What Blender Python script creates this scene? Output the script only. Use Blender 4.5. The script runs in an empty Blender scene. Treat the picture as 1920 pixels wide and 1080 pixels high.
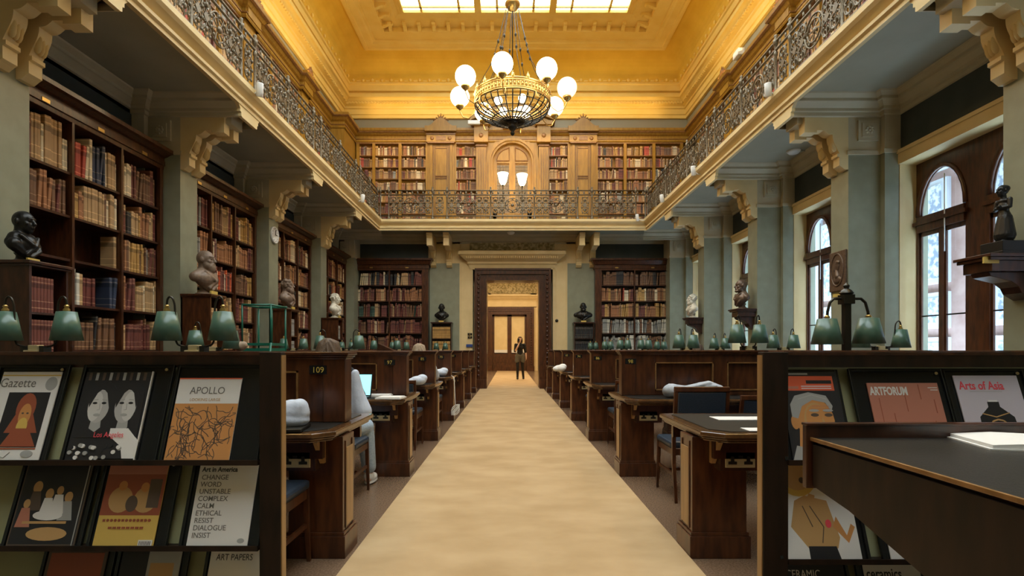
import bpy, bmesh, math, random
from mathutils import Vector, Matrix
R = math.radians
rnd = random.Random(7)
sc = bpy.context.scene
col = sc.collection
# ------------------------------------------------------------------ camera, world, exposure
CAMZ = 1.22; VX, VY, F = 956.0, 656.0, 1000.0
cd = bpy.data.cameras.new('camera'); cam = bpy.data.objects.new('camera', cd); col.objects.link(cam)
cam.location = (0, 0, CAMZ); cam.rotation_euler = (R(90), 0, 0)
cd.sensor_width = 36; cd.lens = 36*F/1920
cd.shift_x = (960-VX)/1920; cd.shift_y = (VY-540)/1920
cd.clip_start = 0.05; cd.clip_end = 200
sc.camera = cam
sc.view_settings.view_transform = 'Standard'; sc.view_settings.look = 'None'
sc.view_settings.gamma = 1; sc.view_settings.use_curve_mapping = False
sc.view_settings.exposure = 0.0
w = bpy.data.worlds.new('world'); sc.world = w; w.use_nodes = True
bg = w.node_tree.nodes['Background']; bg.inputs[0].default_value = (.55, .79, 1, 1); bg.inputs[1].default_value = 9.5
sc.cycles.max_bounces = 7; sc.cycles.diffuse_bounces = 4; sc.cycles.glossy_bounces = 3
sc.cycles.transparent_max_bounces = 8; sc.cycles.transmission_bounces = 4
sc.cycles.use_denoising = True; sc.cycles.sample_clamp_indirect = 6
def area(name, loc, rot, sx, sy, power, color=(1, 1, 1), portal=False, spread=180):
    d = bpy.data.lights.new(name, 'AREA'); d.shape = 'RECTANGLE'; d.size = sx; d.size_y = sy
    d.energy = power; d.color = color; d.spread = R(spread)
    if portal: d.cycles.is_portal = True
    o = bpy.data.objects.new(name, d); col.objects.link(o); o.location = loc; o.rotation_euler = rot
    return o
SKY_E = 5.5      # brightness of the frosted skylight
WARM = (1, .68, .28)
# ------------------------------------------------------------------ materials
M = {}
def mat(name, c, rough=.6, metal=0, c2=None, scale=(8, 8, 8), nscale=4, bump=0, emit=0, detail=6, lo=.35, hi=.65, spec=.5, coat=0, coords='Object'):
    m = bpy.data.materials.new(name); m.use_nodes = True; nt = m.node_tree; b = nt.nodes['Principled BSDF']
    b.inputs['Base Color'].default_value = (*c, 1); b.inputs['Roughness'].default_value = rough
    b.inputs['Metallic'].default_value = metal; b.inputs['Specular IOR Level'].default_value = spec
    if coat: b.inputs['Coat Weight'].default_value = coat; b.inputs['Coat Roughness'].default_value = .15
    if emit: b.inputs['Emission Color'].default_value = (*c, 1); b.inputs['Emission Strength'].default_value = emit
    if c2 or bump:
        tc = nt.nodes.new('ShaderNodeTexCoord'); mp = nt.nodes.new('ShaderNodeMapping'); n = nt.nodes.new('ShaderNodeTexNoise')
        mp.inputs['Scale'].default_value = scale; n.inputs['Scale'].default_value = nscale; n.inputs['Detail'].default_value = detail
        nt.links.new(tc.outputs[coords], mp.inputs[0]); nt.links.new(mp.outputs[0], n.inputs['Vector'])
        if c2:
            r = nt.nodes.new('ShaderNodeValToRGB'); r.color_ramp.elements[0].position = lo; r.color_ramp.elements[1].position = hi
            r.color_ramp.elements[0].color = (*c, 1); r.color_ramp.elements[1].color = (*c2, 1)
            nt.links.new(n.outputs['Fac'], r.inputs[0]); nt.links.new(r.outputs[0], b.inputs['Base Color'])
        if bump:
            bp = nt.nodes.new('ShaderNodeBump'); bp.inputs['Strength'].default_value = bump; bp.inputs['Distance'].default_value = .02
            nt.links.new(n.outputs['Fac'], bp.inputs['Height']); nt.links.new(bp.outputs[0], b.inputs['Normal'])
    M[name] = m; return m
mat('ebony_wood', (.012, .008, .005), .5, c2=(.028, .015, .009), scale=(2, 2, .5), nscale=9, spec=.25)
mat('mahogany', (.028, .009, .004), .3, c2=(.07, .022, .009), scale=(2, 2, .5), nscale=9, coat=.25)
mat('mahogany_red', (.042, .013, .005), .3, c2=(.105, .034, .011), scale=(3, 3, .6), nscale=8, coat=.2)
mat('walnut_edge', (.19, .095, .03), .28, c2=(.3, .155, .055), scale=(3, 3, 3), nscale=6)
mat('pale_and_lit_wood', (.3, .17, .06), .35, c2=(.42, .25, .1), scale=(3, 3, .6), nscale=6)  # pale wedge wood; also paints the lit aisle faces of pedestals and posts
mat('table_wood', (.07, .032, .011), .2, c2=(.14, .066, .022), scale=(3, 3, 3), nscale=6, coat=.5)
mat('golden_oak', (.31, .15, .012), .42, c2=(.41, .215, .024), scale=(3, 3, .5), nscale=6)
mat('golden_oak_dark', (.2, .085, .02), .4, c2=(.3, .14, .04), scale=(3, 3, 3), nscale=6)
mat('ceiling_ochre', (.76, .45, .035), .75, c2=(.84, .52, .055), scale=(1, 1, 1), nscale=1.6, bump=.05)
mat('ceiling_cream', (.84, .57, .13), .7, c2=(.88, .63, .18), scale=(1, 1, 1), nscale=2)
mat('cream', (.74, .56, .27), .6, c2=(.8, .62, .32), scale=(1, 1, 1), nscale=3)
mat('stone_cream', (.5, .43, .27), .65, c2=(.56, .48, .32), scale=(1, 1, 1), nscale=3)
mat('sage', (.26, .265, .18), .36, c2=(.3, .305, .21), scale=(1, 1, 1), nscale=5, bump=.04)
mat('soffit', (.35, .33, .235), .6, c2=(.39, .37, .27), scale=(1, 1, 1), nscale=2)
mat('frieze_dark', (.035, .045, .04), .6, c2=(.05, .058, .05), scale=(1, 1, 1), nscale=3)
mat('band_grey', (.33, .3, .2), .6)
mat('bronze_iron', (.13, .105, .07), .45, .55, c2=(.22, .18, .12), scale=(9, 9, 9), nscale=5)
mat('brass', (.62, .42, .14), .3, .9)
mat('brass_pale', (.6, .5, .28), .4, .6)
mat('dark_metal', (.05, .045, .035), .35, .8)
mat('lamp_green', (.065, .13, .09), .3, 0, c2=(.08, .15, .105), scale=(6, 6, 6), nscale=4, coat=.12)
mat('lamp_inside', (.75, .75, .65), .5)
mat('carpet', (.4, .265, .125), .95, c2=(.5, .35, .185), scale=(1, 1.5, 1), nscale=2.0, lo=.32, hi=.68, detail=15)
mat('floor_cork', (.14, .085, .05), .22, c2=(.23, .15, .095), scale=(1, 1, 1), nscale=90, lo=.35, hi=.65, detail=4)
mat('leather_black', (.01, .01, .01), .34, c2=(.026, .024, .02), scale=(6, 6, 6), nscale=30, bump=.15)
mat('leather_blue', (.02, .032, .05), .32, c2=(.03, .045, .07), scale=(6, 6, 6), nscale=20, bump=.1)
mat('black_plastic', (.012, .013, .013), .25)
mat('olive_board', (.3, .29, .15), .7)
mat('paper', (.78, .76, .72), .7)
mat('paper_pages', (.6, .5, .34), .8, c2=(.7, .6, .44), scale=(4, 4, 40), nscale=10)
mat('white_paint', (.8, .8, .76), .4)
mat('marble', (.78, .72, .58), .4, c2=(.6, .54, .42), scale=(3, 3, 3), nscale=4)
mat('bronze_dark', (.03, .028, .025), .35, .6)
mat('bronze_brown', (.12, .075, .05), .42, .4, c2=(.18, .12, .08), scale=(8, 8, 8), nscale=4)
mat('terracotta', (.17, .11, .07), .5, c2=(.24, .16, .105), scale=(8, 8, 8), nscale=4)
mat('gold_paint', (.75, .55, .12), .4, .3)
mat('label_gold', (.6, .43, .1), .5)
mat('green_metal', (.01, .13, .08), .35)
mat('denim', (.3, .4, .5), .9, c2=(.42, .52, .62), scale=(6, 6, 6), nscale=12)
mat('grey_cloth', (.4, .43, .47), .9, c2=(.5, .53, .58), scale=(5, 5, 5), nscale=5, bump=.3)
mat('pale_bag', (.5, .56, .66), .6, c2=(.6, .66, .76), scale=(5, 5, 5), nscale=4, bump=.3)
mat('black_cloth', (.012, .012, .014), .9)
mat('skirt_grey', (.1, .1, .09), .9, c2=(.16, .16, .14), scale=(20, 20, 20), nscale=10)
mat('skin', (.68, .45, .34), .5)
mat('hair_brown', (.06, .035, .02), .6, c2=(.14, .085, .045), scale=(30, 30, 3), nscale=10, bump=.3)
mat('hair_fair', (.3, .22, .14), .6, c2=(.42, .32, .22), scale=(30, 30, 6), nscale=10, bump=.3)
mat('sneaker', (.78, .8, .78), .6)
mat('screen_glow', (.3, .75, .85), .4, emit=1.4)
mat('globe_glow', (1, .8, .5), .3, emit=11)
mat('globe_glow_dim', (1, .74, .5), .3, emit=1.6)
mat('lamp_glow', (1, .72, .32), .3, emit=14)
mat('skylight_glow', (.8, .92, 1), .4, emit=SKY_E)
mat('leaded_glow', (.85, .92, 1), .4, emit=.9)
mat('brick_pink', (.45, .27, .22), .8, c2=(.55, .36, .3), scale=(1, 1, 1), nscale=3)
mat('carved_stone', (.3, .34, .4), .8, c2=(.75, .77, .8), scale=(1, 1, 1), nscale=9, bump=.6, lo=.42, hi=.55)
mat('stone_white', (.72, .74, .76), .8)
mat('carved_ochre', (.28, .22, .09), .8, c2=(.6, .5, .28), scale=(1, 1, 1), nscale=12, lo=.4, hi=.58, bump=.5)
mat('blue_sign', (.03, .07, .25), .4)
for i, c in enumerate([(.02, .02, .022), (.72, .7, .66), (.7, .12, .05), (.75, .08, .1), (.55, .25, .08), (.3, .08, .04), (.55, .5, .55),
                       (.5, .3, .12), (.35, .35, .33), (.45, .18, .12), (.62, .42, .1), (.1, .07, .05)]):
    mat('ink_%d' % i, c, .45)
mat('ink_14', (.16, .15, .13), .45); mat('ink_12', (.42, .41, .39), .45); mat('ink_13', (.56, .55, .52), .45)
INK = ['ink_%d' % i for i in range(12)]
BLACK, WHITE, ORANGE, REDD, SKINC, DKRED, LILAC, TAN, GREY, BRICK, YEL, DKB = INK
# window glass: thin, mostly clear with a faint reflection
g = bpy.data.materials.new('window_glass'); g.use_nodes = True; nt = g.node_tree; nt.nodes.clear()
o_ = nt.nodes.new('ShaderNodeOutputMaterial'); mx = nt.nodes.new('ShaderNodeMixShader'); tr = nt.nodes.new('ShaderNodeBsdfTransparent'); gl = nt.nodes.new('ShaderNodeBsdfGlossy')
tr.inputs[0].default_value = (.9, .94, 1, 1); gl.inputs['Roughness'].default_value = .05; mx.inputs[0].default_value = .06
nt.links.new(tr.outputs[0], mx.inputs[1]); nt.links.new(gl.outputs[0], mx.inputs[2]); nt.links.new(mx.outputs[0], o_.inputs[0]); M['window_glass'] = g
# book cloth: base colour plus gilt bands along the spine height (UV.y)
BOOKC = [('oxblood', (.13, .03, .022)), ('brown', (.16, .075, .035)), ('tan', (.42, .26, .12)), ('cream', (.62, .5, .32)), ('black', (.02, .018, .018)),
         ('dark green', (.035, .07, .05)), ('navy', (.03, .04, .07)), ('red', (.4, .055, .03)), ('maroon', (.15, .045, .032)), ('chestnut', (.3, .125, .05)),
         ('ochre', (.4, .22, .06)), ('grey', (.25, .24, .21)), ('orange red', (.6, .1, .03)), ('pale', (.6, .56, .46))]
for n, c in BOOKC:
    m = mat('book_' + n.replace(' ', '_'), c, .55)
    nt = m.node_tree; b = nt.nodes['Principled BSDF']
    tc = nt.nodes.new('ShaderNodeUVMap'); tc.uv_map = 'UVMap'; sp = nt.nodes.new('ShaderNodeSeparateXYZ'); r = nt.nodes.new('ShaderNodeValToRGB')
    nz = nt.nodes.new('ShaderNodeTexNoise'); nz.inputs['Scale'].default_value = 6; geo = nt.nodes.new('ShaderNodeNewGeometry')
    mxc = nt.nodes.new('ShaderNodeMix'); mxc.data_type = 'RGBA'; mxc.blend_type = 'MULTIPLY'; mxc.inputs[0].default_value = .7
    nt.links.new(geo.outputs['Position'], nz.inputs['Vector'])
    g2 = tuple(min(1, x*1.3+.12*y) for x, y in zip(c, (1, .75, .4)))
    cr = r.color_ramp; cr.interpolation = 'CONSTANT'
    stops = [(0, c), (.1, g2), (.13, c), (.3, g2), (.32, c), (.68, tuple(x*.55 for x in c)), (.8, c), (.83, g2), (.86, c), (.95, g2), (.965, c)]
    while len(cr.elements) < len(stops): cr.elements.new(.5)
    for e, (p, cc) in zip(cr.elements, stops): e.position = p
    for e, (p, cc) in zip(cr.elements, stops): e.color = (*cc, 1)
    nt.links.new(tc.outputs[0], sp.inputs[0]); nt.links.new(sp.outputs['Y'], r.inputs[0])
    nt.links.new(r.outputs[0], mxc.inputs[6]); nt.links.new(nz.outputs['Fac'], mxc.inputs[7])
    rr = nt.nodes.new('ShaderNodeMix'); rr.data_type = 'RGBA'; rr.blend_type = 'ADD'; rr.inputs[0].default_value = .45
    nt.links.new(mxc.outputs[2], rr.inputs[6]); nt.links.new(r.outputs[0], rr.inputs[7]); nt.links.new(rr.outputs[2], b.inputs['Base Color'])
# ------------------------------------------------------------------ mesh builder
class MB:
    def __init__(s): s.v = []; s.f = []; s.m = []; s.s = []
    def add(s, vs, fs, mi=0, sm=False):
        o = len(s.v); s.v += [tuple(p) for p in vs]
        for f in fs: s.f.append(tuple(i+o for i in f)); s.m.append(mi); s.s.append(sm)
        return s
    def box(s, x0, x1, y0, y1, z0, z1, mi=0):
        if x0 > x1: x0, x1 = x1, x0
        if y0 > y1: y0, y1 = y1, y0
        if z0 > z1: z0, z1 = z1, z0
        return s.add([(x0, y0, z0), (x1, y0, z0), (x1, y1, z0), (x0, y1, z0), (x0, y0, z1), (x1, y0, z1), (x1, y1, z1), (x0, y1, z1)],
              [(0, 3, 2, 1), (4, 5, 6, 7), (0, 1, 5, 4), (1, 2, 6, 5), (2, 3, 7, 6), (3, 0, 4, 7)], mi)
    def prism(s, pts, axis, a, b, mi=0, sm=False):   # 2D polygon extruded along an axis: x->(y,z) y->(x,z) z->(x,y)
        def P(p, t): return (t, p[0], p[1]) if axis == 'x' else (p[0], t, p[1]) if axis == 'y' else (p[0], p[1], t)
        n = len(pts); o = len(s.v)
        s.v += [P(p, a) for p in pts]+[P(p, b) for p in pts]
        s.f += [tuple(o+i for i in range(n)), tuple(o+2*n-1-i for i in range(n))]; s.m += [mi]*2; s.s += [False]*2
        for i in range(n): s.f.append((o+(i+1) % n, o+i, o+n+i, o+n+(i+1) % n)); s.m.append(mi); s.s.append(sm)
        return s
    def lathe(s, prof, c=(0, 0, 0), seg=20, mi=0, sm=True, rx=1, ry=1, caps=True):
        o = len(s.v); n = len(prof)
        for r, z in prof:
            for k in range(seg):
                a = 2*math.pi*k/seg; s.v.append((c[0]+r*rx*math.cos(a), c[1]+r*ry*math.sin(a), c[2]+z))
        for i in range(n-1):
            for k in range(seg):
                k2 = (k+1) % seg; s.f.append((o+i*seg+k, o+i*seg+k2, o+(i+1)*seg+k2, o+(i+1)*seg+k)); s.m.append(mi); s.s.append(sm)
        if caps:
            if prof[0][0] > 1e-5: s.f.append(tuple(o+k for k in reversed(range(seg)))); s.m.append(mi); s.s.append(False)
            if prof[-1][0] > 1e-5: s.f.append(tuple(o+(n-1)*seg+k for k in range(seg))); s.m.append(mi); s.s.append(False)
        return s
    def sph(s, c, r, mi=0, seg=16, rings=10):
        if not isinstance(r, (tuple, list)): r = (r, r, r)
        pr = [(max(1e-4, math.sin(math.pi*i/rings)), -math.cos(math.pi*i/rings)*r[2]) for i in range(rings+1)]
        return s.lathe(pr, c, seg, mi, True, r[0], r[1])
    def tube(s, pts, r, seg=6, mi=0, closed=False, caps=True):
        pts = [Vector(p) for p in pts]; n = len(pts); o = len(s.v); rs = r if isinstance(r, (list, tuple)) else [r]*n
        up = None
        for i, p in enumerate(pts):
            a = pts[(i-1) % n] if closed or i > 0 else p; b = pts[(i+1) % n] if closed or i < n-1 else p
            t = (b-a).normalized() if (b-a).length > 1e-9 else Vector((0, 0, 1))
            if up is None: up = t.orthogonal().normalized()
            up = (up-t*up.dot(t)); up = up.normalized() if up.length > 1e-6 else t.orthogonal().normalized()
            sd = t.cross(up)
            for k in range(seg):
                an = 2*math.pi*k/seg; s.v.append(tuple(p+(up*math.cos(an)+sd*math.sin(an))*rs[i]))
        for i in range(n if closed else n-1):
            j = (i+1) % n
            for k in range(seg):
                k2 = (k+1) % seg; s.f.append((o+i*seg+k, o+i*seg+k2, o+j*seg+k2, o+j*seg+k)); s.m.append(mi); s.s.append(seg > 4)
        if caps and not closed:
            s.f += [tuple(o+k for k in reversed(range(seg))), tuple(o+(n-1)*seg+k for k in range(seg))]; s.m += [mi]*2; s.s += [False]*2
        return s
    def sweep(s, prof, path, closed=False, mi=0, sm=False):
        """prof: (out, z) pairs swept round a horizontal path of (x, y); 'out' points to the side on the path's right hand."""
        n = len(path); o = len(s.v); P = [Vector((a, b)) for a, b in path]; k = len(prof)
        for i, p in enumerate(P):
            d1 = (p-P[i-1]).normalized() if closed or i > 0 else (P[i+1]-p).normalized()
            d2 = (P[(i+1) % n]-p).normalized() if closed or i < n-1 else d1
            n1 = Vector((d1.y, -d1.x)); n2 = Vector((d2.y, -d2.x)); m = (n1+n2); m = m/max(.2, m.dot(n1)) if m.length > 1e-6 else n1
            for (a, z) in prof: q = p+m*a; s.v.append((q.x, q.y, z))
        for i in range(n if closed else n-1):
            j = (i+1) % n
            for t in range(k-1): s.f.append((o+i*k+t, o+j*k+t, o+j*k+t+1, o+i*k+t+1)); s.m.append(mi); s.s.append(sm)
        return s
    def build(s, name, mats, parent=None, loc=None, rot=None, bevel=0, sub=0):
        me = bpy.data.meshes.new(name); me.from_pydata(s.v, [], s.f)
        if isinstance(mats, str): mats = [mats]
        for m in mats: me.materials.append(M[m])
        me.polygons.foreach_set('material_index', s.m); me.polygons.foreach_set('use_smooth', s.s)
        bm = bmesh.new(); bm.from_mesh(me); bmesh.ops.recalc_face_normals(bm, faces=bm.faces); bm.to_mesh(me); bm.free(); me.update()
        o = bpy.data.objects.new(name, me); col.objects.link(o)
        if parent: o.parent = parent
        if loc: o.location = loc
        if rot: o.rotation_euler = rot
        if bevel:
            b = o.modifiers.new('bevel', 'BEVEL'); b.width = bevel; b.segments = 2; b.limit_method = 'ANGLE'; b.angle_limit = R(40)
        return o
def tag(o, label=None, cat=None, group=None, kind=None):
    if label: o['label'] = label
    if cat: o['category'] = cat
    if group: o['group'] = group
    if kind: o['kind'] = kind
    return o
def struct(o): o['kind'] = 'structure'; return o
def thing(name, label, cat, loc=(0, 0, 0), rz=0, group=None, rot=None):
    o = bpy.data.objects.new(name, None); o.empty_display_size = .1; col.objects.link(o); o.location = loc; o.rotation_euler = rot or (0, 0, rz)
    return tag(o, label, cat, group)
def copy_tree(o, parent=None):
    c = o.copy(); col.objects.link(c); c.parent = parent
    for ch in [x for x in KIDS.get(o.name, o.children)]: copy_tree(ch, c)
    return c
KIDS = {}
def text(body, size, loc, m, parent=None, name='lettering', rot=(R(90), 0, 0), align='LEFT', ext=.0005, sx=1, bold=0):
    c = bpy.data.curves.new(name, 'FONT'); c.body = body; c.size = size; c.extrude = ext; c.align_x = align; c.materials.append(M[m]); c.resolution_u = 3; c.offset = bold*size
    tmp = bpy.data.objects.new(name, c); col.objects.link(tmp)
    me = bpy.data.meshes.new_from_object(tmp.evaluated_get(bpy.context.evaluated_depsgraph_get())) if 0 else bpy.data.meshes.new_from_object(tmp)
    bpy.data.objects.remove(tmp); me.name = name
    o = bpy.data.objects.new(name, me); col.objects.link(o); o.location = loc; o.rotation_euler = rot; o.scale = (sx, 1, 1)
    if parent: o.parent = parent
    return o
def PX(x, Y): return (x-VX)*Y/1000
def PZ(y, Y): return CAMZ-(y-VY)*Y/1000
# ------------------------------------------------------------------ the room: dimensions
XL, XR, XPL, XPR, XGL, XGR = -5.5, 5.65, -4.82, 4.95, -3.9, 4.07
YN, YG, YW = -7.0, 15.9, 17.2
ZCAP, ZS, ZF, ZT = 4.1, 4.9, 4.78, 5.1
CX, CH = .15, 5.6
PIERS = [(2.06, 2.48), (4.93, 5.35), (7.80, 8.22), (10.67, 11.09), (13.6, 14.02)]
DX0, DX1, DZ = -.74, .93, 3.44          # doorway in the far wall
struct(MB().box(-6.2, 6.2, YN, YW, -.1, 0).build('floor', 'floor_cork'))
struct(MB().box(-4, 4, YW+.0, 31.5, -.1, 0).build('floor', 'floor_cork'))
# walls, lower storey
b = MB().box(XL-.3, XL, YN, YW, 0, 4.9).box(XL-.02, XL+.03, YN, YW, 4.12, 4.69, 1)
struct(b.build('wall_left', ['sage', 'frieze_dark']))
b = MB().box(XR+.0, XR+.45, YN, YW, 0, .82); b.box(XR, XR+.45, YN, YW, 4.1, 4.9, 1)
for i, (a, c) in enumerate(PIERS+[(16.5, YW)]): b.box(XR, XR+.45, a-.02, c+.02, .82, 4.1)
b.box(XR, XR+.45, YN, -.4, .82, 4.1)
b.box(XR, XR+.45, -.4, 2.06, .82, 4.1)
struct(b.build('wall_right', ['sage', 'frieze_dark']))
b = MB(); y0, y1 = YW, YW+.6
b.box(-6, DX0-.45, y0, y1, 0, ZS).box(DX1+.45, 6.3, y0, y1, 0, ZS).box(DX0-.45, DX1+.45, y0, y1, 3.8, ZS)
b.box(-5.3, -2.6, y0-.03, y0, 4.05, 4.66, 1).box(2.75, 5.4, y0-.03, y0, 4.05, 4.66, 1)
b.box(-2.58, -1.62, y0-.06, y0, 0, ZCAP-.1, 0).box(1.85, 2.72, y0-.06, y0, 0, ZCAP-.1, 0)
b.box(-2.62, -1.6, y0-.06, y0, ZCAP-.1, 4.7, 2).box(1.82, 2.76, y0-.06, y0, ZCAP-.1, 4.7, 2)
b.box(-1.64, DX0-.45, y0-.05, y0, 0, 4.7, 2).box(DX1+.45, 1.9, y0-.05, y0, 0, 4.7, 2).box(DX0-.45, DX1+.45, y0-.05, y0, 3.8, 4.7, 2)
b.box(DX0-.45, DX0-.02, y0+.35, y1, 0, 3.8, 2).box(DX1+.02, DX1+.45, y0+.35, y1, 0, 3.8, 2).box(DX0-.45, DX1+.45, y0+.35, y1, 3.46, 3.8, 2)
struct(b.build('wall_far', ['sage', 'frieze_dark', 'cream']))
struct(MB().box(-6, 6.2, YN-.2, YN, 0, 10.4).build('wall_near', 'sage'))
# upper walls
b = MB(); b.box(CX-CH-.3, CX-CH, YN, YW+.3, 8.1, 9.6).box(CX+CH, CX+CH+.3, YN, YW+.3, 8.1, 9.6).box(CX-CH-.4, CX-CH-.2, YN, YW+.3, ZT-.3, 8.1).box(CX+CH+.2, CX+CH+.4, YN, YW+.3, ZT-.3, 8.1)
struct(b.build('wall_upper', 'band_grey'))
b = MB().box(CX-CH-.3, CX+CH+.3, YW+.1, YW+.4, ZS, 9.6)
struct(b.build('wall_upper_far', 'band_grey'))
# piers with their capital zone
for sgn, XW, XP in ((-1, XL, XPL), (1, XR, XPR)):
    for i, (a, c) in enumerate(PIERS + [(16.5, YW)]):
        b = MB(); t = lambda u: XP+sgn*u
        b.box(t(0), XW, a, c, 0, ZCAP, 0).box(t(0), XW, a, c, ZCAP, ZS, 1)
        b.box(t(.47), XW, a-.09, min(c+.09, YW), 0, ZCAP, 0).box(t(.47), XW, a-.09, min(c+.09, YW), ZCAP, ZS, 1)
        b.box(t(-.02), t(.5), a-.02, c, ZCAP-.03, ZCAP+.03, 1).box(t(.45), XW, a-.11, min(c+.11, YW), ZCAP-.03, ZCAP+.03, 1)
        b.box(t(-.03), t(.52), a-.03, c+.03, 0, .3, 0)
        cx = t(.28)                                             # square rosette panel of the capital
        for (r0, yy) in ((.15, .03), (.1, .045)): b.sweep([(0, 0)], [(0, 0), (1, 1)]) if 0 else b.box(cx-r0, cx+r0, a-yy, a, 4.42-r0, 4.42+r0, 1)
        b.lathe([(.08, 0), (.07, .02), (.03, .025), (.02, .04), (.001, .045)], (0, 0, 0), 8, 1) if 0 else None
        for k in range(8):
            an = k*math.pi/4; b.sph((cx+.045*math.cos(an), a-.05, 4.42+.045*math.sin(an)), (.024, .015, .024), 1, 8, 5)
        b.sph((cx, a-.055, 4.42), (.022, .02, .022), 1, 8, 5)
        struct(b.build('pillar', ['sage', 'stone_cream']))
# gallery floor slab with flat soffit
b = MB().box(XL-.4, XGL-.1, YN, YW, ZS, ZT-.05).box(XGR+.1, XR+.4, YN, YW, ZS, ZT-.05).box(XGL-.1, XGR+.1, YG+.1, YW, ZS, ZT-.05)
struct(b.build('floor_gallery', 'soffit'))
# moulded cream fascia round the gallery edge
fp = [(-.02, ZS), (-.02, ZF+.02), (.06, ZF), (.06, ZF+.05), (.09, ZF+.07), (.09, ZF+.11), (.05, ZF+.13), (.05, ZF+.15), (.13, ZF+.21), (.16, ZF+.25), (.16, ZT), (-.1, ZT), (-.1, ZS)]
path = [(XGR-.06, YN), (XGR-.06, YG-.06+.12), (XGL+.06, YG+.06), (XGL+.06, YN)]
path = [(XGR, YN), (XGR, YG), (XGL, YG), (XGL, YN)]
fp = [(-(o)+.0, z) for o, z in fp]
path = path[::-1]
fp2 = [(o_ if 0 else -o_, z) for o_, z in fp]
struct(MB().sweep([(p-.06, z) for p, z in fp2], path).build('trim_1', 'cream'))
# cornice under the gallery, bay by bay
cp = [(.0, 4.62), (.03, 4.63), (.03, 4.68), (.06, 4.69), (.06, 4.73), (.12, 4.79), (.14, 4.8), (.14, 4.84), (.2, 4.88), (.21, ZS)]
ys = [(YN, PIERS[0][0])]+[(PIERS[i][1], PIERS[i+1][0]) for i in range(4)]+[(PIERS[4][1], 16.5)]
n = 2
for sgn, XW, XP, XG in ((-1, XL, XPL, XGL), (1, XR, XPR, XGR)):
    for (a, c) in ys:
        if c < 2: continue
        xi = XG+sgn*.04
        pth = [(xi, c), (XP+sgn*.47, c), (XP+sgn*.47, c-.09), (XW, c-.09), (XW, a+.09), (XP+sgn*.47, a+.09), (XP+sgn*.47, a), (xi, a)]
        if sgn < 0: pth = pth[::-1]
        struct(MB().sweep([(q, z) for q, z in cp], pth).build('trim_%d' % n, 'stone_cream')); n += 1
# far wall cornice
struct(MB().sweep(cp, [(-5.4, YW-.03), (5.5, YW-.03)]).build('trim_%d' % n, 'stone_cream')); n += 1
# beams and paired scroll brackets
def console_profile(L=.72):
    p = [(0, 4.78), (L+.06, 4.78), (L+.06, 4.73), (L+.02, 4.70), (L+.02, 4.66), (L-.02, 4.62), (L-.02, 4.4), (L-.2, 4.4), (L-.2, 4.43), (L-.3, 4.43)]
    c1 = (L-.3, 4.43)
    for k in range(1, 10):
        a = k/9; u = (L-.3)-(L-.3-.23)*a; p.append((u, 4.43-.035*math.sin(a*math.pi)-.06*a*a))
    for k in range(1, 12):
        a = k/11; p.append((.23-.1*a+.035*math.sin(a*math.pi*1.0)*(1-a), 4.37-.28*a))
    p += [(.16, 4.09), (.16, 4.05), (.13, 4.04), (.13, 3.92), (.1, 3.9), (.05, 3.86), (0, 3.86)]
    return p
CP = console_profile(.66); CPF = console_profile(.95)
def console(x, y, sx, dirx=True, prof=CP):
    """bracket growing from (x, y): along x (sign sx) or, for the end wall, towards the camera."""
    b = MB()
    if dirx: b.prism([(x+sx*u, z) for u, z in prof], 'y', y, y+.15)
    else: b.prism([(y-u, z) for u, z in prof], 'x', x, x+.17)
    for k in range(3):   # leaf on the scroll
        q = k*.045
        if dirx: b.sph((x+sx*(.19-.01*k), y+.03+q, 4.22), (.05, .02, .1), 0, 8, 6)
        else: b.sph((x+.035+.05*k, y-.19, 4.22), (.022, .05, .1), 0, 8, 6)
    return struct(b.build('trim_0', 'cream', bevel=.008))
for sgn, XP in ((-1, XPL), (1, XPR)):
    for (a, c) in PIERS:
        console(XP, a+.0, -sgn); console(XP, c-.15, -sgn)
        struct(MB().box(XP-sgn*.0, XP-sgn*.72, a+.05, c-.05, 4.55, ZS).box(XP, XP-sgn*.82, a, c, 4.78, ZS).build('beam', 'stone_cream'))
        xi = (XGL if sgn < 0 else XGR)+sgn*.04
        capp = [(a-q_-.002, z_) for q_, z_ in cp]+[(c+q_+.002, z_) for q_, z_ in reversed(cp)]
        struct(MB().prism(capp, 'x', xi-.02, xi+.03).build('trim_0', 'cream'))
for x in (PX(805, 16.9), PX(835, 16.9), PX(1080, 16.9), PX(1106, 16.9)): console(x+.02, YW-.06, 0, False, CPF)
# ------------------------------------------------------------------ ceiling
def ring(mb, prof, mi=0, sm=False):
    for (p, z), (q, z2) in zip(prof, prof[1:]):
        A = [(CX-CH+p, YN+p, z), (CX+CH-p, YN+p, z), (CX+CH-p, YW+.1-p, z), (CX-CH+p, YW+.1-p, z)]
        B = [(CX-CH+q, YN+q, z2), (CX+CH-q, YN+q, z2), (CX+CH-q, YW+.1-q, z2), (CX-CH+q, YW+.1-q, z2)]
        mb.add(A+B, [(0, 1, 5, 4), (1, 2, 6, 5), (2, 3, 7, 6), (3, 0, 4, 7)], mi, sm)
b = MB()
ring(b, [(0, 8.7), (.07, 8.7), (.07, 8.8), (.1, 8.82), (.1, 8.98), (.14, 9.0), (.14, 9.06), (.22, 9.1), (.22, 9.16), (.3, 9.24), (.36, 9.26), (.36, 9.36), (.26, 9.38), (.26, 9.44), (.34, 9.46), (.34, 9.64), (.38, 9.66), (.38, 9.72)])
struct(b.build('trim_90', 'ceiling_cream'))
b = MB(); pr = []
for k in range(11): a = k/10*math.pi/2; pr.append((.38+.66*(1-math.cos(a)), 9.72+.72*math.sin(a)))
ring(b, pr, 0, True)
struct(b.build('ceiling', 'ceiling_ochre'))
b = MB()
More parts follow.
